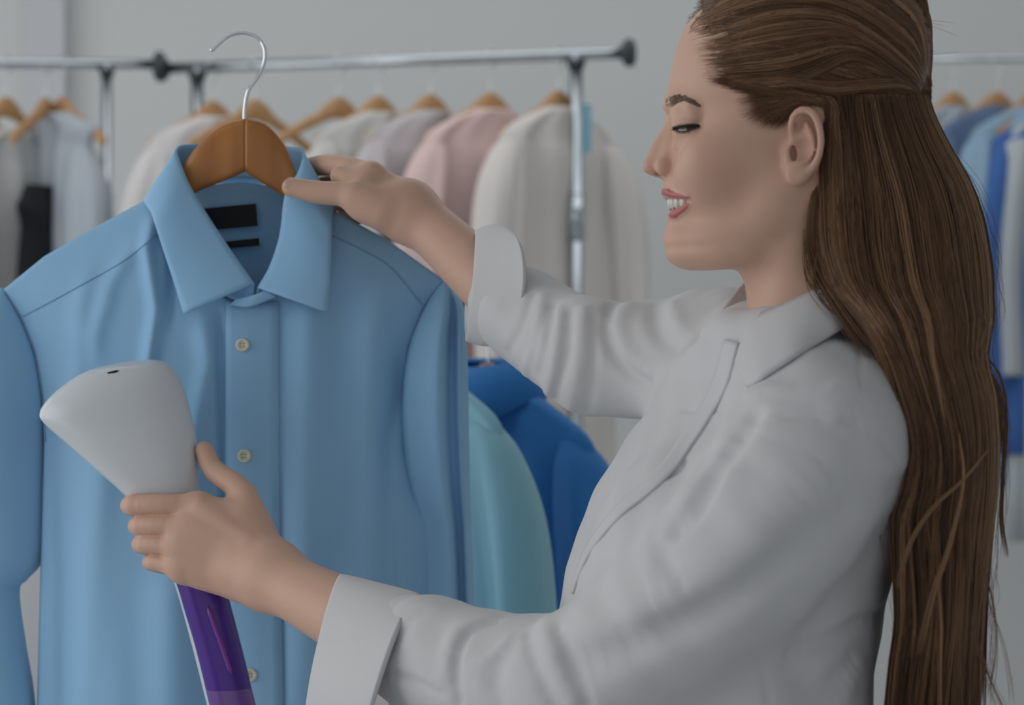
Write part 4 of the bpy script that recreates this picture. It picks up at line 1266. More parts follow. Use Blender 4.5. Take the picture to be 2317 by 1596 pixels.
def shirt_H(px, py):
    px = np.asarray(px, float); py = np.asarray(py, float)
    xl = np.interp(py, LEDY, LEDX); xr = np.interp(py, REDY, REDX)
    e = np.maximum(np.minimum(px - xl, xr - px), 0)
    h = np.maximum(py - np.interp(px, TOPX, TOPY), 0)
    H = 0.006 + 0.052 * (1 - np.exp(-e / 120)) * (0.22 + 0.78 * (1 - np.exp(-h / 150)))
    low = np.clip((py - 650) / 700, 0, 1.3)
    H = H + low * (0.0045 * np.sin(px / 61 + py / 900 + 0.6) + 0.0030 * np.sin(px / 27 - py / 700 + 1.0)) * (1 - np.exp(-e / 60))
    # folds from the shoulder and the collar, the pull at the collar's left corner, long drapes on the right
    H = H + bump_line(px, py, [(352, 470), (330, 560), (352, 700), (330, 850)], 16, 0.010, 470, 900)
    H = H - bump_line(px, py, [(375, 500), (390, 600), (385, 720)], 12, 0.008, 480, 760)
    H = H + bump_line(px, py, [(300, 560), (250, 640), (215, 760)], 22, 0.005, 520, 860)
    H = H + bump_line(px, py, [(200, 600), (180, 700), (170, 900)], 24, 0.004, 590, 1000)
    H = H + bump_line(px, py, [(455, 700), (470, 820), (440, 1000)], 26, 0.009, 690, 1300)
    H = H - bump_line(px, py, [(500, 690), (496, 800), (500, 900), (505, 1100)], 10, 0.006, 690, 1500)
    H = H + bump_line(px, py, [(700, 680), (690, 1000), (670, 1600)], 40, 0.008, 640, 2300)
    H = H - bump_line(px, py, [(770, 640), (760, 1000), (750, 1600)], 34, 0.006, 600, 2300)
    H = H + bump_line(px, py, [(850, 640), (835, 1000), (850, 1500)], 36, 0.008, 600, 2300)
    H = H - bump_line(px, py, [(905, 880), (880, 1000), (880, 1500)], 20, 0.006, 760, 2300)
    H = H + bump_line(px, py, [(230, 1000), (200, 1300), (180, 1700)], 40, 0.007, 960, 2300)
    H = H - bump_line(px, py, [(130, 960), (150, 1300), (150, 1700)], 24, 0.006, 930, 2300)
    H = H + bump_line(px, py, [(380, 1330), (370, 1500), (360, 1900)], 50, 0.006, 1280, 2300)
    return H
def SF(px, py, lift=0.0):                    # point on the shirt's front
    return W(px, py, SD - float(shirt_H(px, py)) - lift)

def coons(T, Bm, L, R, nu, nv):
    s = np.linspace(0, 1, nu)[:, None, None]; t = np.linspace(0, 1, nv)[None, :, None]
    def by_x(c):
        c = np.array(c, float); x = np.linspace(c[0, 0], c[-1, 0], nu); return np.stack([x, np.interp(x, c[:, 0], c[:, 1])], 1)
    def by_y(c):
        c = np.array(c, float); y = np.linspace(c[0, 1], c[-1, 1], nv); return np.stack([np.interp(y, c[:, 1], c[:, 0]), y], 1)
    T, Bm = by_x(T)[:, None], by_x(Bm)[:, None]; L, R = by_y(L)[None], by_y(R)[None]
    c00, c10, c01, c11 = T[0, 0], T[-1, 0], Bm[0, 0], Bm[-1, 0]
    return (1 - t) * T + t * Bm + (1 - s) * L + s * R - ((1 - s) * (1 - t) * c00 + s * (1 - t) * c10 + (1 - s) * t * c01 + s * t * c11)

dress_shirt = empty('dress_shirt', WV(550, 2350, SD))
tag(dress_shirt, 'large light blue collared shirt held up on a wooden hanger in the foreground', 'shirt')
LB = list(zip(LEDX, LEDY)); RB = list(zip(REDX, REDY))
BOT = [(75, 2350), (300, 2385), (560, 2395), (800, 2385), (965, 2350)]
neck = crom([(330, 452), (352, 475), (420, 580), (500, 668), (560, 688), (620, 668), (690, 585), (755, 476)], 40)
Tf = [(8, 655), (100, 580), (200, 522)] + [tuple(p) for p in neck] + [(880, 545), (1005, 635)]
NU, NV = 150, 220
G = coons(Tf, BOT, LB, RB, NU, NV)
d = SD - shirt_H(G[..., 0], G[..., 1])
V = np.stack([(G[..., 0] - 1158.5) / FPX * d, d, CAMZ + (798 - G[..., 1]) / FPX * d], -1).reshape(-1, 3)
front = mesh_obj('front_panel', V, np.array(grid_faces(NU, NV)), M_BLUE_CLOTH, dress_shirt)
solidify(front, 0.0012, 1.0)
Tb = [(8, 655), (100, 580), (200, 522), (330, 452), (400, 425), (550, 412), (690, 432), (755, 476), (880, 545), (1005, 635)]
NU, NV = 90, 110
G = coons(Tb, BOT, LB, RB, NU, NV)
e = np.clip(np.minimum(G[..., 0] - np.interp(G[..., 1], LEDY, LEDX), np.interp(G[..., 1], REDY, REDX) - G[..., 0]), 0, None)
d = SD + 0.006 + 0.030 * (1 - np.exp(-e / 120)) + 0.003 * np.sin(G[..., 0] / 50 + G[..., 1] / 400)
V = np.stack([(G[..., 0] - 1158.5) / FPX * d, d, CAMZ + (798 - G[..., 1]) / FPX * d], -1).reshape(-1, 3)
back = mesh_obj('back_panel', V, np.array(grid_faces(NU, NV)), M_BLUE_CLOTH, dress_shirt)
solidify(back, 0.0012, 1.0)

def loft_lr(rows, nr=36, sub=4, power=2.0, fold=None):
    """closed tube through rows of (left px, left py, right px, right py, distance, half depth)"""
    q = np.array(rows, float)
    t = np.linspace(0, len(q) - 1, (len(q) - 1) * sub + 1)
    e = np.vstack([2 * q[0] - q[1], q, 2 * q[-1] - q[-2]])
    i = np.minimum(t.astype(int), len(q) - 2); u = (t - i)[:, None]
    A, B, C_, D = e[i], e[i + 1], e[i + 2], e[i + 3]
    c = 0.5 * (2 * B + (C_ - A) * u + (2 * A - 5 * B + 4 * C_ - D) * u ** 2 + (3 * B - A - 3 * C_ + D) * u ** 3)
    V = []
    th = np.linspace(0, 2 * np.pi, nr, endpoint=False)
    for k, r in enumerate(c):
        L, R = W(r[0], r[1], r[4]), W(r[2], r[3], r[4])
        m, hv = (L + R) / 2, (R - L) / 2
        cs = np.sign(np.cos(th)) * np.abs(np.cos(th)) ** (2 / power); sn = np.sign(np.sin(th)) * np.abs(np.sin(th)) ** (2 / power)
        dep = abs(r[5]) * sn
        if fold is not None: dep = dep + fold(th, k / (len(c) - 1)) * np.minimum(1, abs(r[5]) / .02)
        V.append(m + cs[:, None] * hv + dep[:, None] * np.array([0, -1.0, 0]))
    V = np.vstack(V); n = len(c)
    F = []
    for a in range(n - 1):
        for b in range(nr):
            b2 = (b + 1) % nr
            F.append((a * nr + b, (a + 1) * nr + b, (a + 1) * nr + b2, a * nr + b2))
    return [tuple(v) for v in V], F, n

sl = [(-4, 652, 12, 652, SD, .006), (-70, 725, 50, 724, SD, .022), (-115, 815, 80, 802, SD, .030), (-138, 930, 97, 905, SD, .034), (-146, 1040, 100, 1000, SD + .004, .034),
      (-146, 1170, 106, 1160, SD + .008, .033), (-144, 1270, 98, 1265, SD + .008, .031), (-142, 1312, 62, 1312, SD + .008, .030), (-140, 1345, 44, 1340, SD + .008, .030), (-130, 1460, 58, 1455, SD + .006, .030), (-112, 1600, 80, 1596, SD + .006, .028),
      (-80, 1900, 100, 1900, SD + .004, .027), (-60, 2160, 100, 2160, SD, .026)]
v, f, n = loft_lr(sl, 48, 8, 2.0, lambda th, t: .0045 * np.sin(3 * th + 2.0 + 3 * t) * np.sin(math.pi * min(1, t * 1.5)))
mesh_obj('sleeve', v, f, M_BLUE_CLOTH, dress_shirt)
sr = [(1000, 632, 1016, 642, SD, .006), (960, 698, 1049, 694, SD, .024), (926, 785, 1057, 775, SD - .002, .033), (910, 900, 1060, 890, SD - .002, .037), (914, 1020, 1062, 1010, SD, .036),
      (930, 1120, 1064, 1110, SD + .004, .034), (948, 1200, 1067, 1195, SD + .008, .030), (955, 1320, 1071, 1315, SD + .008, .029), (952, 1460, 1076, 1455, SD + .006, .028),
      (948, 1700, 1082, 1700, SD + .004, .027), (950, 2160, 1085, 2160, SD, .026)]
v, f, n = loft_lr(sr, 64, 8, 2.0, lambda th, t: -.023 * np.exp(-((np.mod(th + math.pi, 2 * math.pi) - math.pi - (1.12 - .15 * t)) / .20) ** 2) * min(1, t * 6)
                  + .006 * np.exp(-((np.mod(th + math.pi, 2 * math.pi) - math.pi - 0.62) / .22) ** 2) * min(1, t * 6) + .0035 * np.sin(4 * th + 2 + 2 * t) * min(1, t * 4))
mesh_obj('sleeve', v, f, M_BLUE_CLOTH, dress_shirt)

def ribbon(path, half, lift, mat, name, parent, thick=0.0012, n=80):
    """strip of cloth lying on the shirt's front along a photo path; half = half width in px (left, right)"""
    c = crom(path, n); V = []
    cols = np.linspace(-1, 1, 7)
    for i in range(n):
        hl = np.interp(i / (n - 1), np.linspace(0, 1, len(half)), [h[0] for h in half]); hr = np.interp(i / (n - 1), np.linspace(0, 1, len(half)), [h[1] for h in half])
        for s in cols:
            px = c[i][0] + (s * hr if s > 0 else s * hl)
            V.append(SF(px, c[i][1], lift * (1 if s < 0 else 1 - .85 * s)))
    o = mesh_obj(name, np.array(V), np.array(grid_faces(n, 7)), mat, parent)
    solidify(o, thick, 1.0); return o
ribbon([(556, 684), (556, 900), (558, 1200), (566, 1600), (570, 2385)], [(44, 75)] * 2, 0.0032, M_BLUE_CLOTH, 'placket', dress_shirt, .002)

def seam_line(path, r=0.0005, n=60, lift=.0006):
    c = crom(path, n)
    return tube([SF(p[0], p[1], lift) for p in c], r, 5)
M_STITCH = cloth('blue_stitch', (0.27, 0.46, 0.72), transl=0.1)
mesh_obj('yoke_seam', *seam_line([(358, 528), (280, 590), (200, 636), (120, 680), (52, 716)]), M_STITCH, dress_shirt)
mesh_obj('yoke_seam', *seam_line([(752, 533), (820, 566), (885, 606), (955, 690)]), M_STITCH, dress_shirt)
mesh_obj('armhole_seam', *seam_line([(10, 662), (50, 724), (80, 802), (97, 900), (103, 1000)]), M_STITCH, dress_shirt)
mesh_obj('armhole_seam', *seam_line([(1000, 642), (956, 702), (924, 790), (911, 900), (916, 1020), (944, 1112), (982, 1172)]), M_STITCH, dress_shirt)

# collar: fold line, outer edge of the leaf, seam at the neck
fold_c = [(574, 642, 2.330), (505, 542, 2.345), (440, 440, 2.362), (412, 380, 2.376), (401, 336, 2.396), (440, 326, 2.425), (545, 324, 2.440), (650, 332, 2.425), (684, 342, 2.398),
          (676, 388, 2.374), (646, 440, 2.358), (634, 530, 2.345), (612, 600, 2.336), (584, 652, 2.330)]
outer_c = [(416, 711, 2.322), (396, 645, 2.330), (368, 560, 2.338), (346, 490, 2.352), (331, 446, 2.388), (420, 420, 2.446), (545, 414, 2.458), (660, 424, 2.446), (746, 452, 2.388),
           (750, 500, 2.350), (749, 560, 2.338), (747, 620, 2.330), (744, 670, 2.325), (740, 707, 2.320)]
seam_c = [(575, 690, 2.338), (505, 665, 2.342), (425, 580, 2.352), (372, 490, 2.372), (352, 450, 2.398), (420, 412, 2.424), (545, 404, 2.432), (660, 416, 2.424), (735, 462, 2.398),
          (712, 520, 2.370), (690, 580, 2.352), (650, 640, 2.342), (622, 668, 2.340), (578, 690, 2.337)]
o = mesh_obj('collar', *strip(fold_c, outer_c, 110, 12, 0.006), M_BLUE_CLOTH, dress_shirt); solidify(o, 0.0022, 0.0)
o = mesh_obj('collar_stand', *strip(fold_c, seam_c, 110, 10, -0.004), M_BLUE_CLOTH, dress_shirt); solidify(o, 0.0016, 0.0)
o = mesh_obj('collar_band', *strip([(536, 676, 2.333), (575, 668, 2.328), (606, 655, 2.331)], [(520, 690, 2.335), (565, 694, 2.329), (625, 672, 2.332)], 20, 6, 0.001), M_BLUE_CLOTH, dress_shirt)
solidify(o, 0.0016, 0.0)
# black woven labels inside the neck
def label_quad(name, pts, dd):
    V = [W(x, y, dd) for x, y in pts]
    o = mesh_obj(name, V, [(0, 1, 2, 3)], M_BLACK, dress_shirt, False); solidify(o, 0.0008, 0.0)
    o['label'] = 'plain black woven label inside the neck'
label_quad('neck_label', [(440, 474), (579, 461), (583, 511), (444, 524)], SD + 0.026)
label_quad('size_label', [(470, 551), (586, 539), (587, 556), (472, 567)], SD + 0.026)

def button_mesh(r):
    prof = [(0.0, .45), (.55, .45), (.66, .72), (.86, .80), (1.0, .45), (1.0, 0), (0, 0)]
    bm = bmesh.new(); n = 24; rings = []
    for (x, z) in prof:
        if x == 0: rings.append([bm.verts.new((0, -z * r * .45, 0))])
        else: rings.append([bm.verts.new((x * r * math.cos(2 * math.pi * k / n), -z * r * .45, x * r * math.sin(2 * math.pi * k / n))) for k in range(n)])
    for a, b in zip(rings, rings[1:]):
        for k in range(n):
            A = [a[k % len(a)], a[(k + 1) % len(a)]] if len(a) > 1 else [a[0]]
            B = [b[(k + 1) % len(b)], b[k % len(b)]] if len(b) > 1 else [b[0]]
            try: bm.faces.new(A + B)
            except ValueError: pass
    bmesh.ops.recalc_face_normals(bm, faces=bm.faces)
    me = bpy.data.meshes.new('button'); bm.to_mesh(me); bm.free()
    for p in me.polygons: p.use_smooth = True
    me.materials.append(M_BUTTON); return me
bme = button_mesh(0.0066)
hole = bpy.data.meshes.new('thread_hole')
hv, hf = merge([tube([(x, -.0030, z), (x, -.0036, z)], .0007, 8) for x in (-.0014, .0014) for z in (-.0014, .0014)])
hole.from_pydata(hv, [], hf); hole.materials.append(principled('button_hole', (0.25, 0.24, 0.2)))
for (bx_, by_) in ((549, 781), (553, 1032), (560, 1282), (567, 1528), (568, 1790), (570, 2050)):
    o = bpy.data.objects.new('button', bme); COL.objects.link(o)
    local_fix(o, dress_shirt); o.location = o.location + Vector(SF(bx_, by_, .0050))
    h = bpy.data.objects.new('thread_hole', hole); COL.objects.link(h); h.parent = o

# ---- hanger
def outline_solid(upper, lower, dfun, thick, n=70):
    """solid between two photo curves; dfun(px) gives the distance of its middle; rounded section"""
    a, b = crom(upper, n), crom(lower, n)
    sec = [(0.0, 0.35), (0.04, 0.75), (0.12, 1.0), (0.5, 1.0), (0.88, 1.0), (0.96, .75), (1.0, .35), (1.0, -.35), (.96, -.75), (.88, -1), (.5, -1), (.12, -1), (.04, -.75), (0, -.35)]
    V = []
    for i in range(n):
        for w, s in sec:
            p = a[i] * (1 - w) + b[i] * w
            V.append(W(p[0], p[1], dfun(p[0]) - s * thick / 2))
    m = len(sec); F = []
    for i in range(n - 1):
        for j in range(m):
            k = (j + 1) % m
            F.append((i * m + j, i * m + k, (i + 1) * m + k, (i + 1) * m + j))
    F.append(tuple(range(m))[::-1]); F.append(tuple(range((n - 1) * m, n * m)))
    return V, F
coat_hanger = empty('coat_hanger', WV(553, 440, SD))
tag(coat_hanger, 'glossy brown wooden hanger with steel hook inside the light blue shirt', 'hanger')
HDIST = lambda px: SD - 0.012 + 0.035 * (abs(px - 555) / 450) ** 1.3
v, f = outline_solid([(130, 612), (250, 535), (340, 470), (392, 415), (418, 368), (455, 322), (503, 283), (555, 268)],
                     [(135, 632), (250, 572), (340, 520), (400, 470), (440, 438), (480, 420), (515, 406), (555, 388)], HDIST, .014)
mesh_obj('arm', v, f, M_WOOD, coat_hanger)
v, f = outline_solid([(555, 268), (603, 282), (643, 325), (667, 382), (694, 440), (770, 505), (860, 572), (940, 632)],
                     [(555, 388), (590, 412), (640, 443), (688, 488), (740, 528), (800, 568), (868, 610), (935, 652)], HDIST, .014)
mesh_obj('arm', v, f, M_WOOD, coat_hanger)
hk = crom([W(553, 285, SD - .012), W(554, 245, SD - .012), W(562, 205, SD - .012), W(584, 172, SD - .012), W(598, 140, SD - .012), W(598, 108, SD - .012), W(582, 84, SD - .012),
           W(550, 74, SD - .012), W(520, 80, SD - .012), W(497, 97, SD - .012), W(480, 113, SD - .012), W(476, 114, SD - .012)], 70)
mesh_obj('hook', *tube(hk, .0019, 12), M_CHROME, coat_hanger)

# ---- garment steamer
STM = 2.225
garment_steamer = empty('garment_steamer', WV(560, 1800, STM))
tag(garment_steamer, 'white handheld garment steamer with purple handle gripped in front of the blue shirt', 'steamer')
rows = [(322, 815, 345, 814, STM + .045, .003), (262, 823, 368, 818, STM + .036, .016), (196, 841, 386, 829, STM + .028, .026), (142, 874, 405, 858, STM + .022, .032),
        (106, 908, 419, 890, STM + .018, .034), (91, 935, 429, 925, STM + .015, .034), (100, 957, 435, 950, STM + .013, .034), (150, 1002, 443, 988, STM + .008, .033),
        (215, 1060, 449, 1045, STM + .003, .030), (285, 1122, 451, 1110, STM, .026), (335, 1180, 463, 1172, STM, .022), (366, 1250, 488, 1246, STM, .020),
        (398, 1330, 512, 1336, STM, .019), (432, 1450, 540, 1448, STM - .002, .019), (469, 1596, 574, 1590, STM - .004, .019), (500, 1720, 606, 1714, STM - .006, .018),
        (515, 1790, 618, 1786, STM - .008, .014), (545, 1812, 600, 1810, STM - .009, .004)]
v, f, n = loft_lr(rows, 56, 6, 2.25)
nr = 56
f = list(f) + [tuple(range(nr))[::-1], tuple(range((n - 1) * nr, n * nr))]
mesh_obj('steamer_body', v, f, M_WHITE_PLASTIC, garment_steamer)
# soft ridge between the head and the neck of the body, the slot near its top
sl_ = [(226, 849), (240, 843), (256, 840), (272, 838), (254, 846), (238, 850)]
slot_c = W(254, 844, STM - .006)
mesh_obj('steam_slot', *tube([W(237, 848, STM + .0015), W(246, 846, STM - .0005), W(262, 842, STM - .0005), W(272, 839.5, STM + .001)], [.0004, .0016, .0016, .0004], 10), M_BLACK, garment_steamer)
# nozzle plate on the shirt side
rows = [(300, 822, 345, 820, STM + .058, .004), (210, 846, 386, 836, STM + .052, .012), (120, 905, 412, 885, STM + .046, .014), (108, 940, 424, 930, STM + .044, .014),
        (150, 992, 430, 975, STM + .038, .013), (215, 1050, 436, 1030, STM + .030, .008)]
v, f, n = loft_lr(rows, 40, 4, 2.4)
f = list(f) + [tuple(range(40))[::-1], tuple(range((n - 1) * 40, n * 40))]
mesh_obj('nozzle_plate', v, f, principled('nozzle_grey', (0.5, 0.52, 0.55), rough=0.4), garment_steamer)
# purple water tank that forms the camera side of the handle
M_PURPLE = principled('purple_tank', (0.075, 0.018, 0.30), rough=0.3, coat=0.2)
M_LILAC = principled('lilac_tank_end', (0.17, 0.07, 0.34), rough=0.25, coat=0.5)
tank = [(372, 1240, 486, 1240, STM - .006, .014), (388, 1290, 500, 1292, STM - .007, .0165), (404, 1335, 514, 1340, STM - .008, .0175), (420, 1390, 528, 1392, STM - .009, .0175), (438, 1450, 543, 1450, STM - .010, .0175),
        (456, 1520, 560, 1518, STM - .011, .0175), (474, 1596, 577, 1592, STM - .012, .0175), (490, 1655, 592, 1650, STM - .013, .016), (515, 1700, 590, 1696, STM - .013, .006)]
v, f, n = loft_lr(tank, 48, 6, 2.1)
f = list(f) + [tuple(range(48))[::-1], tuple(range((n - 1) * 48, n * 48))]
tk = mesh_obj('water_tank', v, f, M_PURPLE, garment_steamer)
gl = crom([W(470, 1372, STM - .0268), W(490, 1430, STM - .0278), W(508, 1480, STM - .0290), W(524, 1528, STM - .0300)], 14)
mesh_obj('tank_highlight', *tube(gl, [.0003] + [.0022] * 12 + [.0003], 10), principled('tank_highlight', (.22, .05, .36), rough=.3), tk)  # highlight stripe on the tank, modelled as a thin strip in lighter purple
endc = [(466, 1560, 569, 1556, STM - .0118, .0182), (476, 1600, 579, 1596, STM - .0126, .0184), (492, 1658, 594, 1652, STM - .0135, .0168)]
v, f, n = loft_lr(endc, 48, 8, 2.1)
mesh_obj('tank_end', v, f, M_LILAC, tk)
# ------------------------------------------------------------------ clothes rails, hangers and clothes behind (out of focus)
def ring_loft(rows, nr, fold=None, sub=3, cap=True):
    """rows: (x centre, y centre, z, half x, half y)"""
    q = np.array(rows, float)
    t = np.linspace(0, len(q) - 1, (len(q) - 1) * sub + 1)
    e = np.vstack([2 * q[0] - q[1], q, 2 * q[-1] - q[-2]])
    i = np.minimum(t.astype(int), len(q) - 2); u = (t - i)[:, None]
    A, B, C_, D = e[i], e[i + 1], e[i + 2], e[i + 3]
    c = 0.5 * (2 * B + (C_ - A) * u + (2 * A - 5 * B + 4 * C_ - D) * u ** 2 + (3 * B - A - 3 * C_ + D) * u ** 3)
    th = np.linspace(0, 2 * np.pi, nr, endpoint=False); V = []
    for k, r in enumerate(c):
        s = 1.0 if fold is None else 1 + fold(th, k / (len(c) - 1))
        V.append(np.stack([r[0] + r[3] * np.cos(th), r[1] + r[4] * np.sin(th) * s, np.full(nr, r[2])], 1))
    V = np.vstack(V); n = len(c); F = []
    for a in range(n - 1):
        for b in range(nr):
            b2 = (b + 1) % nr; F.append((a * nr + b, (a + 1) * nr + b, (a + 1) * nr + b2, a * nr + b2))
    if cap: F.append(tuple(range(nr))); F.append(tuple(range((n - 1) * nr, n * nr))[::-1])
    return [tuple(v) for v in V], F

def local_mesh(name, vf, mat, parent):
    me = bpy.data.meshes.new(name); me.from_pydata([tuple(v) for v in vf[0]], [], [tuple(f) for f in vf[1]])
    me.polygons.foreach_set('use_smooth', np.ones(len(me.polygons), dtype=bool)); me.materials.append(mat)
    o = bpy.data.objects.new(name, me); COL.objects.link(o); o.parent = parent; return o

# one hanger: crest at the origin, arms along x, hook up
def hanger_shape():
    up = crom([(-.21, -.098), (-.14, -.066), (-.07, -.036), (-.036, -.013), (0, 0), (.036, -.013), (.07, -.036), (.14, -.066), (.21, -.098)], 41)
    lo_ = crom([(-.208, -.122), (-.14, -.090), (-.075, -.066), (-.04, -.054), (0, -.048), (.04, -.054), (.075, -.066), (.14, -.090), (.208, -.122)], 41)
    V = []; sec = [(0.06, 1), (.94, 1), (1, .5), (1, -.5), (.94, -1), (.06, -1), (0, -.5), (0, .5)]
    for a, b in zip(up, lo_):
        for w, s in sec: V.append((a[0] * (1 - w) + b[0] * w, s * .007 + .012 * (a[0] / .21) ** 2, a[1] * (1 - w) + b[1] * w))
    F = [(i * 8 + j, (i + 1) * 8 + j, (i + 1) * 8 + (j + 1) % 8, i * 8 + (j + 1) % 8) for i in range(40) for j in range(8)]
    F += [tuple(range(8)), tuple(range(40 * 8, 41 * 8))[::-1]]
    return V, F
hk_pts = crom([(0, 0, -.004), (0, 0, .030), (.006, 0, .046), (.0195, 0, .062), (.021, 0, .078), (.009, 0, .092), (-.008, 0, .092), (-.019, 0, .080), (-.022, 0, .068)], 30)
HOOKTOP = .0905
_h = {}
def make_hanger(origin, yaw, mat, label, group):
    o = empty('clothes_hanger', origin); o.rotation_euler = (0, 0, yaw)
    o.scale = (.78, .9, 1)
    if mat.name not in _h:
        a = local_mesh('hanger_body', hanger_shape(), mat, o); b = local_mesh('hook', tube(hk_pts, .0017, 8), M_CHROME, o)
        _h[mat.name] = (a, b)
    else:
        for src in _h[mat.name]:
            c = src.copy(); COL.objects.link(c); c.parent = o
    tag(o, label, 'hanger', group); return o

def make_garment(origin, yaw, mat, label, group, cat='shirt', width=.215, length=.74, drop=.0, depth=.038, seed=1, sleeves=True, collar=True, name='hanging_shirt', sleeve_len=.56):
    o = empty(name, origin); o.rotation_euler = (0, 0, yaw)
    r = random.Random(seed); p = [r.uniform(0, 6.3) for _ in range(6)]
    fo = lambda th, t: (.30 * np.sin(5 * th + p[0] + 1.2 * t) + .22 * np.sin(9 * th + p[1] - t) + .12 * np.sin(13 * th + p[2])) * min(1, max(0, t - .12) * 2.2)
    w, dz = width, -drop - (.012 if not collar else 0)
    rows = [(0, 0, dz - .026, .046, .034), (0, 0, dz - .032, .058, .038), (0, 0, dz - .044, .088, .036), (0, 0, dz - .068, .138, .032), (0, 0, dz - .100, w * .97, .032), (0, 0, dz - .145, w, .036),
            (0, 0, dz - .30, w * .96, depth), (0, 0, dz - .50, w * .95, depth * 1.1), (0, 0, dz - length, w * 1.0, depth * 1.2)]
    if not sleeves:
        rows[0] = (0, 0, dz - .045, .10, .022); rows[1] = (0, 0, dz - .055, .115, .024); rows[2] = (0, 0, dz - .075, .13, .026); rows[3] = (0, 0, dz - .10, .15, .030); rows[4] = (0, 0, dz - .14, w * .80, .034)
        rows[5] = (0, 0, dz - .2, w * .82, .040)
    local_mesh('body_panel', ring_loft(rows, 72, fo, 4), mat, o)
    if sleeves:
        for s in (-1, 1):
            sl_ = sleeve_len
            rows = [(s * (w - .035), 0, dz - .098, .018, .016), (s * (w - .018), -.004, dz - .135, .038, .034), (s * (w + .004), -.008, dz - .21, .052, .046), (s * (w + .020), -.012, dz - .32, .054, .046),
                    (s * (w + .026), -.016, dz - .45, .050, .042), (s * (w + .022), -.022, dz - sl_ - .05, .046, .040), (s * (w + .020), -.024, dz - sl_ - .12, .045, .038)]
            f2 = lambda th, t, s=s: (.22 * np.sin(4 * th + p[3] + 2 * t + s) + .12 * np.sin(7 * th + p[4])) * min(1, t * 2)
            local_mesh('sleeve', ring_loft(rows, 32, f2, 4), mat, o)
    if collar:
        V = []; n = 48
        for k in range(n):
            a = 2 * math.pi * k / n; fr = max(0, -math.sin(a))
            for (rr, zz) in ((.048, .0 - .0), (.060, .004), (.074, -.020), (.086, -.048 - .03 * fr ** 2)):
                V.append((rr * math.cos(a) * 1.05, rr * math.sin(a) * .75 - .004, dz - .012 + zz + .012 * (1 - fr)))
        F = [(k * 4 + j, ((k + 1) % n) * 4 + j, ((k + 1) % n) * 4 + j + 1, k * 4 + j + 1) for k in range(n) if k not in (35, 36) for j in range(3)]
        c = local_mesh('collar', (V, F), mat, o); solidify(c, .003, 0)
    tag(o, label, cat, group); return o

def make_rack(A, B, r, name_label, insets, mat=M_STEEL, cap_r=.030, post_r=.0145):
    """bar from A to B (world points at the bar's height), posts at fractions of its length, feet on the floor"""
    A, B = np.array(A), np.array(B); u = (B - A) / np.linalg.norm(B - A); nrm = np.array([-u[1], u[0], 0])
    o = empty('clothes_rack', (float((A[0] + B[0]) / 2), float((A[1] + B[1]) / 2), 0)); tag(o, name_label, 'clothes rack', 'clothes racks')
    mesh_obj('rail', *tube([A, (A + B) / 2, B], r, 20), mat, o)
    for e, s in ((A, -1), (B, 1)):
        mesh_obj('end_cap', *tube([e - u * .004 * s, e + u * .004 * s, e + u * .016 * s, e + u * .020 * s], [cap_r * .8, cap_r, cap_r, cap_r * .75], 24), M_DARK_PLASTIC, o)
    for t in insets:
        p = A + (B - A) * t; b = p.copy(); b[2] = .05
        mesh_obj('post', *tube([b, (p + b) / 2, p], post_r, 18), mat, o)
        mesh_obj('joint', *tube([p - np.array([0, 0, .030]), p - np.array([0, 0, .012])], [post_r * 1.15, post_r * 1.5], 18), M_DARK_PLASTIC, o)
        sl2 = b.copy(); sl2[2] = max(.4, p[2] - .30)
        mesh_obj('sleeve_joint', *tube([sl2 + np.array([0, 0, -.1]), sl2], post_r * 1.25, 18), mat, o)
        f0, f1 = b - nrm * .24, b + nrm * .24
        ft = mesh_obj('foot', *tube([f0, b, f1], post_r, 14), mat, o)
        for e in (f0, f1):
            mesh_obj('caster', *tube([e + u * -.010 + np.array([0, 0, -.025]), e + u * .010 + np.array([0, 0, -.025])], .025, 18), M_DARK_PLASTIC, ft)
    return o

def pale(n, c, c2=None): return cloth(n, c, c2 or tuple(x * .93 for x in c), transl=.1, bump=(6, .3, .01, (1.4, 1.4, .3)))
BZ = W(1415, 120, 5.2)[2]                                  # height of the rail
def at_z(px, py, z):                                        # distance at which photo row py shows height z
    return (z - CAMZ) / (798 - py) * FPX
dl = at_z(372, 155, BZ)
RA0, RA1 = W(372, 155, dl), W(1415, 120, 5.2)
make_rack(RA0, RA1, .0125, 'chrome clothes rack in the middle, behind the hanging blue shirt', (.075, .898))
def on_bar(A, B, px):
    """point of a bar seen at photo column px"""
    s = (px - 1158.5) / FPX
    t = (s * A[1] - A[0]) / ((B[0] - A[0]) - s * (B[1] - A[1]))
    return A + (B - A) * t
GA = [(482, 42, 'a', (.86, .83, .83), 'off-white', .0, True), (578, 40, 'b', (.82, .83, .85), 'silver grey', .06, False), (768, 38, 'c', (.78, .83, .85), 'pale blue-grey', .075, True),
      (857, 42, 'd', (.76, .75, .72), 'stone grey', .0, True), (975, 40, 'e', (.68, .63, .65), 'mauve grey', .0, True), (1110, 36, 'f', (.90, .68, .65), 'pink', .0, True), (1264, 44, 'g', (.84, .80, .765), 'cream', .0, True)]
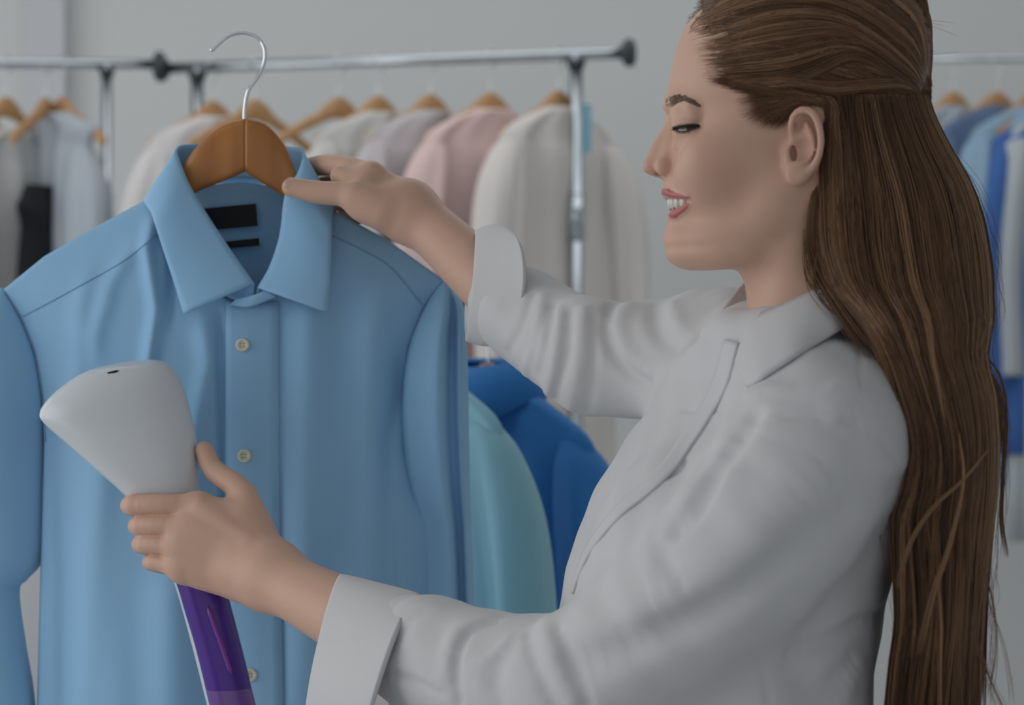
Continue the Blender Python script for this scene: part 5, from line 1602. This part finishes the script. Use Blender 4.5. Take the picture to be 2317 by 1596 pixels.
for i, (px, yaw, k, colr, nm, drop, sl) in enumerate(GA):
    p = on_bar(RA0, RA1, px); p = p.copy(); p[2] = BZ + .0125 + .002 - HOOKTOP
    pl = 'under the middle rail, %s' % ['first from its left end', 'second from its left end', 'third from its left end', 'fourth from its left end', 'third from its right end', 'second from its right end', 'beside its right post'][i]
    make_hanger(p, math.radians(yaw), M_WOOD_PALE, 'pale wooden hanger %s' % pl, 'hangers on the middle rack')
    long = {'g': .95, 'f': .85}.get(k, .75)
    make_garment(p, math.radians(yaw), pale('cloth_' + k, colr), '%s %s hanging %s' % (nm, 'vest' if not sl else 'shirt', pl), 'clothes on the middle rack', 'shirt' if sl else 'vest',
                 length=long, width=.180, depth=.027 if k != 'g' else .020, drop=drop, seed=i + 2, sleeves=sl, collar=False, name='hanging_shirt' if sl else 'hanging_vest')
tg = on_bar(RA0, RA1, 1325)
cardv = box((-.010, -.0008, -.105), (.010, .0008, 0))
card = mesh_obj('price_tag', *cardv, principled('blue_card', (.20, .42, .52), rough=.6), None, False)
card.location = Vector(W(1327, 236, tg[1] - .035)); tag(card, 'small light blue card tag beside the right post of the middle rack', 'tag')

# left rack
BZL = W(300, 141, 5.55)[2]
RB0, RB1 = W(-620, 137, at_z(-620, 137, BZL)), W(352, 146, at_z(352, 146, BZL))
make_rack(RB0, RB1, .0115, 'steel clothes rack at the far left with dark clothes', (.10, .885), post_r=.0125)
GB = [(-62, 62, (.035, .055, .14), 'navy', .13, True, .8), (15, 60, (.74, .75, .74), 'ivory', .04, True, .42), (104, 78, (.022, .024, .028), 'black', .150, False, .8), (140, -48, (.58, .64, .71), 'blue-grey', .0, True, .9)]
for i, (px, yaw, colr, nm, drop, sl, ln) in enumerate(GB):
    p = on_bar(RB0, RB1, px).copy(); p[2] = BZL + .0115 + .002 - HOOKTOP
    make_hanger(p, math.radians(yaw), M_WOOD_PALE, 'pale wooden hanger holding the %s garment on the left rack' % nm, 'hangers on the left rack')
    make_garment(p, math.radians(yaw), pale('cloth_l%d' % i, colr), '%s %s hanging on the left rack' % (nm, 'shirt' if sl else 'vest'), 'clothes on the left rack', 'shirt' if sl else 'vest', length=ln, width=.15 if i < 3 else .12, drop=drop, seed=20 + i,
                 sleeves=sl, collar=False, name='hanging_shirt' if sl else 'hanging_vest')

# right rack
BZR = W(2200, 134, 5.9)[2]
RC0, RC1 = W(1960, 134, 5.9), W(2760, 130, at_z(2760, 130, BZR))
make_rack(RC0, RC1, .0085, 'thin clothes rack at the far right, behind the hair', (.10, .90), post_r=.010)
GC = [(2158, 32, (.48, .56, .63), 'pale slate blue', .0, .95), (2256, 26, (.16, .24, .40), 'dusk blue', .0, .9), (2338, 24, (.36, .55, .72), 'sky blue', .0, .95), (2384, 24, (.08, .20, .55), 'royal blue', .02, .85), (2428, 20, (.62, .67, .70), 'silver white', .0, 1.08)]
for i, (px, yaw, colr, nm, drop, ln) in enumerate(GC):
    p = on_bar(RC0, RC1, px).copy(); p[2] = BZR + .0085 + .002 - HOOKTOP
    make_hanger(p, math.radians(yaw), M_WOOD_PALE, 'pale wooden hanger holding the %s shirt on the right rack' % nm, 'hangers on the right rack')
    make_garment(p, math.radians(yaw), pale('cloth_r%d' % i, colr), '%s shirt hanging on the right rack, seen past the hair' % nm, 'clothes on the right rack', length=ln, width=.185, depth=.024, drop=drop, seed=40 + i, collar=False)

# low rack close behind the blue shirt, with two bright shirts
LZ = 1.465
RD0, RD1 = W(560, 798 - (LZ - CAMZ) / 2.66 * FPX, 2.66), W(1180, 798 - (LZ - CAMZ) / 3.24 * FPX, 3.24)
make_rack(RD0, RD1, .011, 'low clothes rack behind the white sleeve, carrying the royal blue and turquoise shirts', (.03, .97), cap_r=.016)
for i, (px, py, dd, yaw, colr, nm, w) in enumerate(((1105, 836, 3.20, 45, (.06, .28, .72), 'royal blue', .190), (890, 812, 3.13, 45, (.36, .68, .80), 'turquoise', .190))):
    p = on_bar(RD0, RD1, px).copy(); p[2] = LZ + .011 + .002 - HOOKTOP
    make_hanger(p, math.radians(-yaw), M_WOOD, 'brown wooden hanger holding the %s shirt behind the sleeves' % nm, 'hangers on the low rack')
    make_garment(p, math.radians(-yaw), pale('cloth_d%d' % i, colr), 'bright %s shirt hanging between the blue shirt and the woman' % nm, 'shirts on the low rack', length=.78, drop=(.0, -.03)[i], seed=60 + i, width=w)
